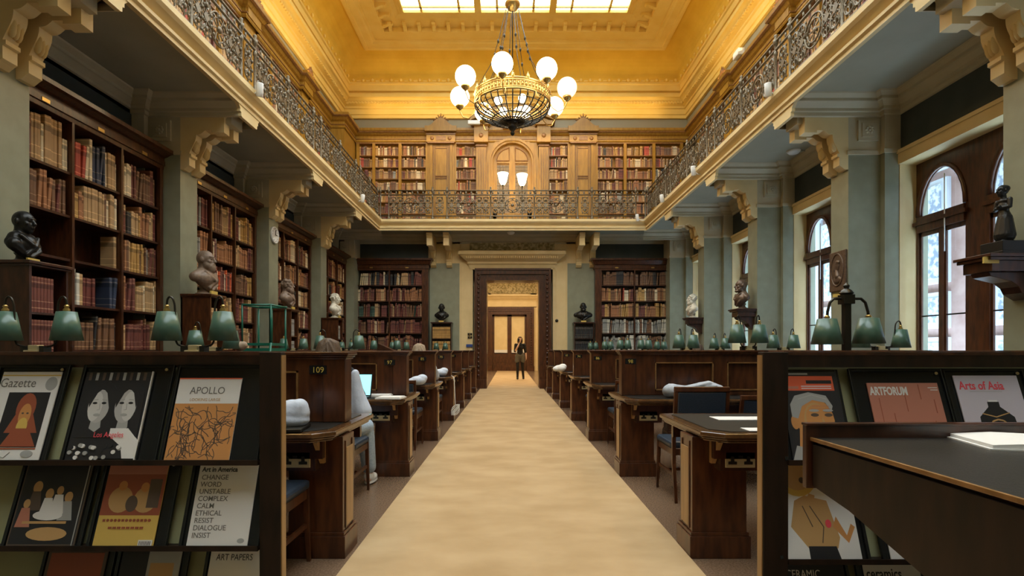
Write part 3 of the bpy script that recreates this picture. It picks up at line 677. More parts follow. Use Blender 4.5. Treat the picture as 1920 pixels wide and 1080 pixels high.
# palmette crests on the gallery cornice
def crest(x, y, rz, label):
    m = MB()
    for k in range(-3, 4):
        a = k*.42; L = .26-.03*abs(k)
        m.tube([(0, 0, .02), (math.sin(a)*L*.5, -.02, .02+math.cos(a)*L*.6), (math.sin(a)*L*1.05, -.01, .02+math.cos(a)*L)], [.03, .028, .012], 6)
    m.box(-.2, .2, -.04, .04, -.02, .04)
    for s_ in (-1, 1): m.tube([(s_*(.1+.13*math.cos(t_)), -.01, .05+.05*math.sin(t_*2)) for t_ in [k*.3 for k in range(8)]], .02, 6)
    o = m.build('palmette_crest', 'golden_oak_dark', loc=(x, y, 8.27), rot=(0, 0, rz)); tag(o, label, 'ornament', 'palmette crests on the gallery cornice')
    return o
for px in (827.5, 1092.5): crest(X(px), UY-.12, 0, 'carved palmette crest on the end wall cornice, '+('busts' if px < 900 else 'window')+' side').location.z = 8.42
for sgn, xf in ((-1, ULX), (1, URX)):
    for i, (a, c) in enumerate(PIERS[1:]): crest(xf-sgn*.2, (a+c)/2, R(90) if sgn < 0 else R(-90), 'carved palmette crest on the %s side cornice, %s from the end wall' % ('busts' if sgn < 0 else 'window', ORD[4-i]))
tag(STUFF.build('books'), 'all the remaining rows of small old books in the gallery and further bookcases', 'books', kind='stuff')
# ------------------------------------------------------------------ wrought iron gallery railing
def spiral(cx, cz, r0, r1, a0, turns, n=14):
    return [(cx+(r0+(r1-r0)*k/n)*math.cos(a0+turns*2*math.pi*k/n), 0, cz+(r0+(r1-r0)*k/n)*math.sin(a0+turns*2*math.pi*k/n)) for k in range(n+1)]
def scroll_panel(W, H):
    """scrolled ironwork filling a W x H bay, x from 0, z from 0"""
    m = MB(); cx, cz = W/2, H/2; r = .011
    if W > .7:
        m.tube(spiral(cx, cz, H*.36, H*.36, 0, 1, 18), r*1.2, 5, closed=False).tube(spiral(cx, cz, H*.25, H*.25, 0, 1, 14), r, 5)
        for k in range(8):
            a = k*math.pi/4; m.tube([(cx+.06*math.cos(a), 0, cz+.06*math.sin(a)), (cx+H*.36*math.cos(a+.25), -.01, cz+H*.36*math.sin(a+.25))], r*.9, 4)
            m.sph((cx+H*.3*math.cos(a), -.01, cz+H*.3*math.sin(a)), (.028, .014, .028), 0, 6, 4)
        m.sph((cx, -.015, cz), (.05, .03, .05), 0, 8, 6)
        cs = [W*.09, W*.25, W*.75, W*.91]
    else: cs = [cx]
    for q in cs:
        for s_ in (-1, 1):
            z_ = cz+s_*H*.26; rr = H*.2 if W > .7 else W*.34
            for d_ in (-1, 1):
                m.tube([(q+d_*p[0], p[1], p[2]) for p in spiral(0, z_, rr, rr*.2, s_*-1.4, s_*1.3, 12)], r, 4)
                m.tube([(q+d_*p[0], p[1], p[2]) for p in spiral(rr*.4, cz+s_*H*.08, rr*.55, rr*.15, s_*1.4, -s_*1.2, 9)], r*.9, 4)
            m.tube([(q, 0, cz), (q, 0, z_+s_*rr)], r*.9, 4)
            for (u, v, sz) in ((0, z_, .03), (rr*.8, cz+s_*H*.12, .022), (-rr*.8, cz+s_*H*.12, .022), (rr*.6, z_+s_*rr*.6, .02), (-rr*.6, z_+s_*rr*.6, .02)):
                m.sph((q+u, -.012, v), (sz, .016, sz*1.3), 0, 6, 4)
        m.prism([(q-.07, cz), (q, cz-.07), (q+.07, cz), (q, cz+.07)], 'y', -.012, .012)
    return m
BAY = PIERS[2][0]-PIERS[1][1]; H_ = .6
pw, ps = BAY/2, .42
POSTM = MB().lathe([(.034, 0), (.05, .02), (.05, .06), (.03, .08), (.022, .1), (.022, .64), (.032, .66), (.032, .7), (.02, .72), (.02, .8), (.034, .82), (.045, .85), (.045, .89), (.02, .91), (.03, .94), (.03, .96), (.001, .99)], (0, 0, ZT-.0), 8)
def railing(label, org, rz, stops):
    t = thing('gallery_railing', label, 'railing', org, rz, 'ironwork railings of the gallery'); L0, L1 = stops[0], stops[-1]
    for (z, r, nm) in ((ZT+.87, .02, 'top_rail'), (ZT+.74, .02, 'upper_rail'), (ZT+.11, .022, 'bottom_rail')):
        MB().tube([(L0, 0, z), (L1, 0, z)], r, 8).build(nm, 'bronze_iron', t)
    post = None
    for s_ in stops:
        if post is None: post = POSTM.build('post', 'bronze_iron', t, loc=(s_, 0, 0))
        else: p = post.copy(); col.objects.link(p); p.parent = t; p.location = (s_, 0, 0)
    m = MB()
    k = L0+.1
    while k < L1: m.box(k-.008, k+.008, -.008, .008, ZT+.02, ZT+.11); m.sph((k+.05, 0, ZT+.805), (.03, .012, .045), 0, 6, 4); k += .16
    m.build('bar_row', 'bronze_iron', t)['kind'] = 'stuff'
    cache = {}
    for a, c in zip(stops, stops[1:]):
        W = round(c-a-.06, 2)
        if W < .3: continue
        if W not in cache: cache[W] = scroll_panel(W, H_).build('scroll_panel', 'bronze_iron', t, loc=(a+.03, 0, ZT+.13))
        else: p = cache[W].copy(); col.objects.link(p); p.parent = t; p.location = (a+.03, 0, ZT+.13)
    return t
st = [0.9]
for i, (a, c) in enumerate(PIERS):
    st += [a, c]
    nx = PIERS[i+1][0] if i < 4 else 16.4
    if i < 4: st.append((c+nx)/2)
    else: st += [(c+15.86)/2+.0, 15.86]
railing('ironwork railing along the busts side gallery edge', (XGL-.03, 0, 0), R(90), st)
railing('ironwork railing along the window side gallery edge', (XGR+.03, 0, 0), R(90), st)
railing('ironwork railing across the end wall gallery', (0, YG+.0, 0), 0, [XGL+.04]+[PX(x, YG) for x in (729, 811, 838, 920, 1002, 1083, 1110, 1192)]+[XGR-.03])
# ------------------------------------------------------------------ doorway, its cornice and the room beyond
def door_surround(name, xa, xb, zt, y, wf=.43, cream_y=None):
    b = MB(); path = [(xa, 0), (xa, zt), (xb, zt), (xb, 0)]
    steps = [(0, .1, .14), (.1, .2, .1), (.2, .32, .16), (.32, wf, .2)]
    for a, c, d in steps:
        b.box(xa-c, xa-a, y-d, y+.1, 0, zt+c).box(xb+a, xb+c, y-d, y+.1, 0, zt+c).box(xa-a, xb+a, y-d, y+.1, zt+a, zt+c)
    b.box(xa-.02, xa, y-.0, y+.6, 0, zt).box(xb, xb+.02, y, y+.6, 0, zt).box(xa, xb, y, y+.6, zt, zt+.03)
    b.box(xa-wf-.02, xa+.0, y-.24, y, 0, .28).box(xb-.0, xb+wf+.02, y-.24, y, 0, .28)
    z = .4
    while z < zt+.2:
        for q in (xa-.26, xb+.26): b.sph((q, y-.17, z), (.04, .025, .05), 1, 6, 4)
        z += .14
    return struct(b.build(name, ['mahogany_red', 'mahogany']))
door_surround('door_1', DX0, DX1, DZ, YW-.03, .38)
x0, x1 = DX0-.45, DX1+.4
b = MB(); z0 = 3.84
pr = [(.06, z0), (.08, z0+.1), (.12, z0+.14), (.12, z0+.2), (.2, z0+.26), (.34, z0+.38), (.38, z0+.4), (.38, z0+.5), (.3, z0+.53), (0, z0+.54)]
b.sweep(pr, [(x0-.05, YW), (x0-.05, YW-.03), (x1+.05, YW-.03), (x1+.05, YW)]).box(x0-.04, x1+.04, YW-.09, YW, z0-.04, z0+.04)
m = MB()
k = x0-.2
while k < x1+.2: b.box(k, k+.03, YW-.34, YW-.2, z0+.28, z0+.36); k += .06
struct(b.build('trim_83', 'cream'))
struct(MB().box(x0-.1, x1+.1, YW-.08, YW-.04, 4.42, 4.66).build('trim_84', 'carved_ochre'))
# panel mouldings beside the door, small plates
b = MB()
for (xa, xb) in ((-1.58, -1.25), (1.48, 1.84)): b.box(xa, xa+.03, YW-.07, YW-.05, .1, 4.4).box(xb-.03, xb, YW-.07, YW-.05, .1, 4.4)
struct(b.build('trim_85', 'cream'))
tag(MB().box(PX(874, 17.1), PX(886, 17.1), 17.1, 17.14, PZ(650.5, 17.1), PZ(645.5, 17.1)).build('wall_sign', 'blue_sign'), 'small blue sign plate on the cream wall beside the doorway', 'sign')
for (x, y) in ((881, 626.5), (881, 632.5)):
    t = thing('wall_switch', 'bronze %s switch plate on the cream wall above the blue sign' % ('upper' if y < 630 else 'lower'), 'switch', (PX(x, 17.1), 17.14, PZ(y, 17.1)), 0, 'switch plates by the doorway')
    MB().box(-.07, .07, -.02, 0, -.035, .035).build('plate', 'dark_metal', t, bevel=.005); MB().box(-.02, .02, -.03, -.02, -.015, .015).build('rocker', 'brass', t)
tag(MB().lathe([(.05, 0), (.05, .02), (.02, .03)], (0, 0, 0), 12).build('round_intercom', 'dark_metal', loc=(PX(1044, 17.1), 17.14, PZ(601, 17.1)), rot=(R(90), 0, 0)), 'small round dark intercom on the cream wall, window side of doorway', 'intercom')
# second room
Y2 = 31.0
b = MB().box(-4, -3.8, YW+.6, Y2, 0, 5.6).box(4, 4.2, YW+.6, Y2, 0, 5.6).box(-4, -1.1, Y2, Y2+.3, 0, 5.6).box(1.2, 4, Y2, Y2+.3, 0, 5.6).box(-1.25, 1.55, Y2, Y2+.3, 3.7, 5.6)
b.box(-4, -DX1-.1, YW+.6, YW+.65, 0, 5.6).box(-4, 4.2, YW+.6, YW+.65, 3.8, 5.6).box(DX1+.02, 4.2, YW+.6, YW+.65, 0, 5.6)
struct(b.build('wall_beyond', 'cream'))
struct(MB().box(-4.2, 4.4, YW+.3, Y2+.4, 5.6, 5.7).build('ceiling_beyond', 'white_paint'))
xa, xb, zt = PX(923, Y2), PX(987.5, Y2), PZ(590, Y2)
door_surround('door_3', xa, xb, zt, Y2, .42)
d = MB().box(xa, xb, Y2+.1, Y2+.16, 0, .35).box(xa, xb, Y2+.1, Y2+.16, .35, 1.05)
xm = (xa+xb)/2
for (u, v) in ((xa, xm-.0), (xm+.0, xb)):
    d.box(u, u+.12, Y2+.08, Y2+.16, .2, zt).box(v-.12, v, Y2+.08, Y2+.16, .2, zt).box(u, v, Y2+.08, Y2+.16, zt-.1, zt).box(u+.2, v-.2, Y2+.07, Y2+.1, .5, .9)
dd = struct(d.build('door_4', 'mahogany_red'))
MB().box(xa+.1, xb-.1, Y2+.12, Y2+.14, 1.05, zt).build('blind', 'cream', dd)
MB().box(xa+.1, xb-.1, Y2+.1, Y2+.12, 1.0, 1.22).build('lower_glass', 'paper', dd)
b = MB().sweep([(.06, 4.0), (.1, 4.1), (.3, 4.3), (.34, 4.32), (.34, 4.4), (0, 4.42)], [(xa-.5, Y2), (xa-.5, Y2-.03), (xb+.5, Y2-.03), (xb+.5, Y2)]).sweep([(0, 5.2), (.2, 5.4), (.3, 5.6)], [(-4, Y2), (4, Y2)])
b.box(xa-.6, xb+.6, Y2-.05, Y2, 4.5, 5.1, 1).box(xa-.56, xb+.56, Y2-.1, Y2, 3.72, 4.38).box(xa-.7, xb+.7, Y2-.25, Y2, 4.2, 4.38)
struct(b.build('trim_86', ['cream', 'carved_ochre']))
# bookcase glimpsed in the second room on its window side
t = thing('bookcase', 'white topped bookcase glimpsed through the doorway in the next room', 'bookcase', (1.5, 24.2, 0), 0)
MB().box(0, .4, 0, 2.4, 0, 2.0).build('carcass', 'mahogany', t); MB().box(-.03, .42, -.03, 2.45, 2.0, 2.12).build('top_board', 'white_paint', t)
for z in (.5, 1.0, 1.5): MB().box(-.03, .0, 0, 2.4, z, z+.04).build('shelf', 'white_paint', t)
area('added_fill_beyond', (.1, 24, 5.5), (0, 0, 0), 5, 9, 620, (1, .84, .6))  # added fill light, no lamp modelled, to brighten the next room
# ------------------------------------------------------------------ carpets
c = MB().box(-.93, 1.05, -3.2, 16.55, 0, .012).build('carpet_runner', 'carpet'); tag(c, 'long worn sandy beige carpet runner between the desk rows', 'carpet')
c = MB().box(-.73, .93, 16.62, 30.8, 0, .01).build('carpet_runner', 'carpet'); tag(c, 'beige carpet runner continuing through the doorway into the next room', 'carpet')
# ------------------------------------------------------------------ reading desks
ROWY = [3.13, 5.14, 7.16, 9.18, 11.2, 13.2, 15.2]
NUML = ['109', '97', '85', '73', '61', '49', '37']; NUMR = ['110', '98', '86', '74', '62', '50', '38']
def socket_plate(parent, x, y, z):
    p = MB().box(-.085, .085, -.008, 0, -.045, .045).build('socket_plate', 'brass_pale', parent, loc=(x, y, z), bevel=.003)
    for s_ in (-1, 1): MB().prism([(s_*.045-.024, -.026), (s_*.045-.024, -.01), (s_*.045-.01, -.008), (s_*.045-.008, .02), (s_*.045+.008, .02), (s_*.045+.01, -.008), (s_*.045+.024, -.01), (s_*.045+.024, -.026)], 'y', -.011, -.008).build('socket_outlet', 'dark_metal', p)
    MB().box(-.012, .012, -.013, -.008, .008, .024).build('switch_rocker', 'dark_metal', p)
def desk_row(side, i):
    Y = ROWY[i]; s = -1 if side == 'L' else 1
    px, tx, sx, ex = (.98, 1.005, 1.045, 4.15) if s < 0 else (1.07, 1.10, 1.13, 4.25)
    num = (NUML if s < 0 else NUMR)[i]; wside = 'busts side' if s < 0 else 'window side'
    t = thing('reading_desk', 'long dark wood reading desk, seat %s at the carpet end, %s' % (num, wside), 'desk', (0, Y, 0), 0, 'rows of reading desks')
    q = lambda u: s*u
    # table top with moulded edge and clipped corner
    z1 = .76
    def slab(d, za, zb, mi, m): m.prism([(q(tx-d+.10), -.18-d+.0), (q(ex), -.18-d), (q(ex), .76+d), (q(tx-d+.03), .76+d), (q(tx-d), .73+d), (q(tx-d), -.08-d)], 'z', za, zb, mi)
    m = MB(); slab(0, z1-.045, z1-.03, 0, m); slab(.014, z1-.03, z1-.004, 0, m); slab(-.012, z1-.06, z1-.045, 0, m)
    m.build('tabletop', 'table_wood', t, bevel=.006)
    m = MB(); slab(-.055, z1-.006, z1, 0, m); m.build('leather_inlay', 'leather_black', t)
    # aprons
    MB().box(q(tx+.06), q(ex), -.1, -.06, z1-.16, z1-.05).box(q(tx+.06), q(ex), .66, .70, z1-.16, z1-.05).build('apron', 'mahogany', t)
    # pedestals
    pxs = [px]+[px+1.06*k+.0 for k in (1, 2)]
    for k, u in enumerate(pxs):
        w_ = .32 if k == 0 else .1
        MB().box(q(u), q(u+w_), 0, .22, .13, z1-.05).box(q(u-.018), q(u+w_+.018), -.018, .238, 0, .13).box(q(u-.01), q(u+w_+.01), -.01, .23, .13, .15).box(q(u+.0), q(u-.006), .04, .06, .16, z1-.08).box(q(u), q(u-.006), .17, .19, .16, z1-.08).build('pedestal', 'mahogany_red' if k == 0 else 'mahogany', t, bevel=.004)
        if k == 0:
            MB().box(q(u+.0), q(u-.008), .05, .18, .17, z1-.12).build('lit_side_panel', 'pale_and_lit_wood', t, bevel=.004)  # paler wood paints the light falling on the aisle face
    # wooden wedge bracket and sockets below the edge
    MB().prism([(-.14, z1-.06), (-.0, z1-.06), (-.0, z1-.2), (-.03, z1-.2)], 'x', q(px+.1), q(px+.125)).build('wedge_bracket', 'pale_and_lit_wood', t)
    MB().prism([(0, z1-.06), (-.1, z1-.06), (-.085, z1-.23), (0, z1-.23)], 'x', q(px+.13), q(px+.37)).build('socket_housing', 'mahogany', t)
    socket_plate(t, q(px+.24), -.092, z1-.165)
    # screen
    s0 = sx if not (s > 0 and i == 0) else 1.75
    m = MB(); ya, yb = .25, .39; zt = CAMZ-.012 if s < 0 else CAMZ-.002; zt -= .002
    m.box(q(s0+.02), q(ex), ya+.04, yb-.04, z1 if s0 == sx else 0, zt-.04)
    m.box(q(s0), q(s0+.14), ya, yb, z1+.001 if s0 == sx else 0, zt-.04)
    m.box(q(s0+.1), q(ex), ya+.012, yb-.012, zt-.12, zt-.041).box(q(s0+.1), q(ex), ya+.012, yb-.012, z1+.002, z1+.05)
    u = s0+.34 if s > 0 else s0+.3; m.box(q(s0+.14), q(u), ya+.011, yb-.011, z1+.002, zt-.042)
    while u < ex-.3:
        v = u+.59; m.box(q(v), q(v+.14), ya+.011, yb-.011, z1+.002, zt-.042); u = v+.14
    m.build('screen', 'mahogany_red', t, bevel=.004)
    m = MB(); u = s0+.34 if s > 0 else s0+.3
    while u < ex-.3:
        v = u+.59
        for (a, c, z0_, z2_) in ((u, v, z1+.05, z1+.062), (u, v, zt-.132, zt-.12)): m.box(q(a), q(c), ya+.005, ya+.03, z0_, z2_)
        m.box(q(u), q(u+.012), ya+.005, ya+.03, z1+.05, zt-.12).box(q(v-.012), q(v), ya+.005, ya+.03, z1+.05, zt-.12); u = v+.14
    m.build('panel_beading', 'walnut_edge', t)
    m = MB().box(q(s0-.03), q(ex), ya-.03, yb+.03, zt-.018, zt).box(q(s0-.02), q(ex), ya-.02, yb+.02, zt-.032, zt-.018).box(q(s0-.01), q(ex), ya-.01, yb+.01, zt-.045, zt-.032)
    m.build('cap_rail', 'mahogany_red', t, bevel=.004)
    if i < 5 and not (s > 0 and i == 0):
        nx = q(s0+.09) if s > 0 else q(s0+.17)
        b_ = MB().box(nx-.055, nx+.055, ya-.003, ya, zt-.14, zt-.085).build('number_plaque', 'black_plastic', t)
        text(num, .052, (nx, ya-.004, zt-.13), 'gold_paint', t, 'seat_number', align='CENTER')
    return t
for i in range(7):
    for sd in 'LR': desk_row(sd, i)
# ------------------------------------------------------------------ desk lamps: two shades on one clamp
def lamp_arm(x, s, z0, h, reach, drop):
    """S-curved brass arm: out and up from the clamp, over and down to the shade neck; offset s*reach."""
    pts = [(0, 0), (.35, .01), (.62, .05), (.70, .16), (.70, .55), (.72, .85), (.80, .97), (.90, 1.0), (.98, .95), (1.0, .86), (1.0, .8)]
    P = []
    for (a, c), (d, e) in zip(pts, pts[1:]):
        for k in range(3): P.append((a+(d-a)*k/3, c+(e-c)*k/3))
    P.append(pts[-1])
    return [(x+s*reach*a, 0, z0+h*c) for a, c in P]
LN = [0]
def lamp_pair(xa, xb, Y, z0, label, arms=(1, 1), h=.32, scale=1):
    base = (xa+xb)/2; rch = abs(xb-xa)/2
    t = thing('desk_lamp', label, 'lamp', (base, Y, z0), 0, 'green desk lamps on the screens')
    MB().box(-.045, .045, -.045, .045, 0, .012).box(-.03, .03, -.028, .028, .012, .045).build('clamp_base', 'brass_pale', t, bevel=.004)
    MB().box(-.075, -.045, -.03, .03, 0, .04).box(.045, .075, -.03, .03, 0, .04).build('clamp_jaw', 'dark_metal', t)
    for s_, on in ((-1, arms[0]), (1, arms[1])):
        if not on: continue
        pts = lamp_arm(0, s_, .03, h, rch, 0)
        sm = []
        for k in range(len(pts)): a = pts[max(0, k-1)]; c = pts[k]; d = pts[min(len(pts)-1, k+1)]; sm.append(tuple((a[j]+2*c[j]+d[j])/4 for j in range(3)))
        MB().tube(sm, .0065, 8).build('arm', 'dark_metal', t)
        zt_ = pts[-1][2]
        sh = MB().lathe([(.09, zt_-.22), (.055, zt_-.034)], (s_*rch, 0, 0), 28, caps=False).lathe([(.055, zt_-.034), (.012, zt_-.029)], (s_*rch, 0, 0), 28, caps=False).build('shade', 'lamp_green', t)
        sh.modifiers.new('thickness', 'SOLIDIFY').thickness = .003
        MB().lathe([(.018, zt_-.035), (.02, zt_-.02), (.01, zt_-.005), (.016, zt_+.0), (.008, zt_+.012)], (s_*rch, 0, 0), 12).build('shade_neck', 'brass', sh)
        MB().lathe([(.001, zt_-.14), (.02, zt_-.12), (.022, zt_-.1), (.014, zt_-.07), (.013, zt_-.035)], (s_*rch, 0, 0), 10).build('bulb', 'lamp_inside', sh)
LAMPS = [  # shade centres (photo pixels) and row
    (10, 125, 0, 'L', 'double green desk lamp cut by the picture edge, by the small dark bookshelf'), (313, 418, 0, 'L', 'large double green desk lamp on the first screen below the bearded bust'),
    (366, 434, 1, 'L', 'small green double lamp seen between the two large shades'), (600, 673, 2, 'L', 'green double lamp behind the seated reader with brown hair'),
    (532, 569, 3, 'L', 'green double lamp in front of the brown bust plinth'), (641, 659, 5, 'L', 'tiny green lamp below the plinth of the cream bust'), (701, 745, 4, 'L', 'green double lamp in front of the end wall bookcase, fifth row'),
    (736, 762, 5, 'L', 'green double lamp in front of the end wall bookcase, sixth row'), (818, 835, 6, 'L', 'green double lamp in front of the small book cabinet on the end wall, busts side'),
    (1614, 1689, 1, 'R', 'green double lamp partly hidden by the tall post lamp'), (1382, 1424, 1, 'R', 'large green double lamp below the dark bust on its wall bracket'), (1450, 1488, 2, 'R', 'green double lamp between the bust bracket and the portrait relief'),
    (1273, 1300, 2, 'R', 'green double lamp just beside the end wall bookcase, window side'), (1339, 1360, 3, 'R', 'small green double lamp below the white bust'), (1202, 1216, 4, 'R', 'green double lamp in front of the end wall bookcase middle, window side'),
    (1232, 1245, 5, 'R', 'tiny green double lamp near the frame of the end wall bookcase, window side'), (1163, 1177, 4, 'R', 'green double lamp in front of the first column of the end wall bookcase, window side'),
    (1134, 1145, 5, 'R', 'tiny green double lamp at the doorway edge of the end wall bookcase, window side'), (1107, 1117, 6, 'R', 'tiny green double lamp in front of the small book cabinet, window side')]
for xa, xb, r_, sd, lb in LAMPS:
    Y = ROWY[r_]+.32; z0 = CAMZ-(.014 if sd == 'L' else .004)
    lamp_pair(PX(xa, Y), PX(xb, Y), Y, z0, lb, h=.33 if r_ == 0 or (sd == 'R' and xa in (1382,)) else .27)
# tall post lamp on the window side
Y = ROWY[0]+.32; xp = PX(1587, Y)
t = thing('post_lamp', 'tall dark post lamp with two green shades on curved arms', 'lamp', (xp, Y, CAMZ-.004))
MB().box(-.02, .02, -.02, .02, 0, .34).box(-.035, .035, -.035, .035, .3, .36).lathe([(.03, .36), (.045, .37), (.03, .39), (.015, .4), (.02, .42), (.001, .44)], (0, 0, 0), 12).build('post', 'dark_metal', t, bevel=.004)
for s_, dx, zb in ((-1, -.126, .04), (1, .144, .045)):
    pts = [(0, .32), (.3, .335), (.65, .335), (.85, .31), (.97, .25), (1, .2), (1, .175)]
    P = [(dx*a, 0, c) for a, c in pts]; P2 = []
    for k in range(len(P)-1):
        for j in range(3): P2.append(tuple(P[k][l]+(P[k+1][l]-P[k][l])*j/3 for l in range(3)))
    P2.append(P[-1]); MB().tube(P2, .009, 8).build('arm', 'dark_metal', t)
    sh = MB().lathe([(.094, zb), (.057, zb+.164)], (dx, 0, 0), 28, caps=False).lathe([(.057, zb+.164), (.012, zb+.169)], (dx, 0, 0), 28, caps=False).build('shade', 'lamp_green', t); sh.modifiers.new('thickness', 'SOLIDIFY').thickness = .003
    MB().lathe([(.02, zb+.155), (.01, zb+.165), (.02, zb+.175), (.006, zb+.19)], (dx, 0, 0), 12).build('shade_neck', 'brass', sh)
    MB().lathe([(.001, zb+.04), (.02, zb+.06), (.02, zb+.09), (.012, zb+.155)], (dx, 0, 0), 10).build('bulb', 'lamp_inside', sh)
# ------------------------------------------------------------------ reading chairs
def chair(x, y, rz, label, htop=.92, group='leather reading chairs'):
    """local: sitter faces +y; origin on the floor under the seat centre"""
    t = thing('reading_chair', label, 'chair', (x, y, 0), rz, group); W, D = .23, .22; wd = 'walnut_edge'
    for s_ in (-1, 1):
        MB().tube([(s_*(W-.02), D-.02, .44), (s_*(W-.015), D-.015, .2), (s_*(W-.01), D, 0)], [.02, .018, .014], 4).build('leg', 'mahogany_red', t)
        MB().tube([(s_*(W-.02), -D-.06, 0), (s_*(W-.02), -D, .3), (s_*(W-.02), -D, .5), (s_*(W-.025), -D-.05, htop)], [.015, .02, .02, .018], 4).build('back_post', 'mahogany_red', t)
        MB().box(s_*(W-.03), s_*(W-.012), -D, D-.02, .2, .225).build('stretcher', 'mahogany_red', t); MB().box(s_*(W-.035), s_*(W-.01), -D, D-.02, .37, .42).build('side_rail', 'mahogany_red', t)
    MB().box(-W+.02, W-.02, D-.04, D-.015, .37, .42).build('seat_rail', 'mahogany_red', t); MB().box(-W+.02, W-.02, -D, -D+.02, .37, .42).build('seat_rail', 'mahogany_red', t); MB().box(-W+.02, W-.02, -.01, .01, .2, .22).build('cross_stretcher', 'mahogany_red', t)
    m = MB().box(-W, W, -D+.02, D, .42, .475); o = m.build('seat', 'leather_blue', t, bevel=.02)
    MB().box(-W+.01, W-.01, -D-.065, -D-.03, htop-.04, htop).build('back_rail', 'mahogany_red', t, bevel=.006); MB().box(-W+.01, W-.01, -D-.02, -D+.01, .53, .56).build('lower_back_rail', 'mahogany_red', t)
    MB().prism([(-D-.02, .56), (-D+.02, .56), (-D-.01, htop-.04), (-D-.06, htop-.04)], 'x', -W+.035, W-.035).build('back_pad', 'leather_blue', t, bevel=.012)
    return t
chair(PX(1312, 4.3), 4.52, 0, 'leather chair with square wooden back facing the desk with the grey coat', .925)
chair(PX(1440, 4.5), 4.85, R(4), 'leather chair with lower back beside the chair facing the grey coat', .83)
chair(-1.38, 2.86, 0, 'blue leather chair at the first desk behind the magazine rack', .88)
chair(-1.45, 4.42, 0, 'wooden chair on which the reader with brown hair sits', .86)
for i in range(2, 7):
    for s_ in (-1, 1):
        x = s_*(1.36 if s_ < 0 else 1.5); yy = ROWY[i]-.42
        chair(x, yy, 0, 'blue leather chair tucked at the %s desk from the camera, %s' % (ORD[i+1], 'busts side' if s_ < 0 else 'window side'), .85)
# ------------------------------------------------------------------ sculpted figures (voxel-fused surfaces)
def blob(name, prims, voxel, m, parent, smooth=6, loc=None, rot=None, scale=None):
    b = MB()
    for p in prims:
        if p[0] == 'e':
            q = MB().sph((0, 0, 0), p[2], 0, 18, 12); mt = Matrix.Translation(p[1])
            if len(p) > 3: mt = mt @ Matrix.Rotation(p[3], 4, p[4])
            b.add([mt @ Vector(v) for v in q.v], q.f, 0, True)
        else:
            pts = [Vector(x) for x in p[1]]; rs = p[2]; P = []; Rr = []
            for k in range(len(pts)-1):
                for j in range(4): P.append(pts[k].lerp(pts[k+1], j/4)); Rr.append(rs[k]+(rs[k+1]-rs[k])*j/4)
            P.append(pts[-1]); Rr.append(rs[-1])
            b.tube(P, Rr, 12); b.sph(P[0], Rr[0], 0, 12, 8); b.sph(P[-1], Rr[-1], 0, 12, 8)
            for q_, r_ in zip(pts[1:-1], rs[1:-1]): b.sph(q_, r_, 0, 12, 8)
    o = b.build(name, m, parent, loc, rot)
    if scale: o.scale = scale
    r = o.modifiers.new('fuse', 'REMESH'); r.mode = 'VOXEL'; r.voxel_size = voxel; r.use_smooth_shade = True
    s_ = o.modifiers.new('smooth', 'SMOOTH'); s_.factor = .5; s_.iterations = smooth
    return o
def head_prims(c, k=1, beard=0, turn=0):
    """a head facing +y centred on c, k scales it"""
    C = Vector(c); E = lambda x, y, z, a, b, d: ('e', C+Vector((x, y, z))*k, (a*k, b*k, d*k))
    L = [E(0, -.008, .018, .073, .09, .088), E(0, .03, -.04, .053, .058, .065), E(0, .055, -.082, .026, .026, .024), E(0, .07, .03, .048, .02, .013),
         ('t', [C+Vector((0, .082, .018))*k, C+Vector((0, .106, -.022))*k], [.009*k, .013*k]), E(0, .094, -.025, .018, .014, .01),
         E(-.035, .058, -.02, .022, .02, .02), E(.035, .058, -.02, .022, .02, .02), E(0, .083, -.05, .022, .012, .006), E(0, .081, -.061, .019, .012, .007),
         E(-.076, -.005, -.005, .01, .02, .03), E(.076, -.005, -.005, .01, .02, .03), E(-.028, .073, .01, .013, .012, .008), E(.028, .073, .01, .013, .012, .008)]
    if beard: L += [E(0, .065, -.085, .045, .038, .05*beard), E(0, .085, -.048, .032, .015, .009), E(-.04, .03, -.06, .025, .04, .04), E(.04, .03, -.06, .025, .04, .04)]
    return L
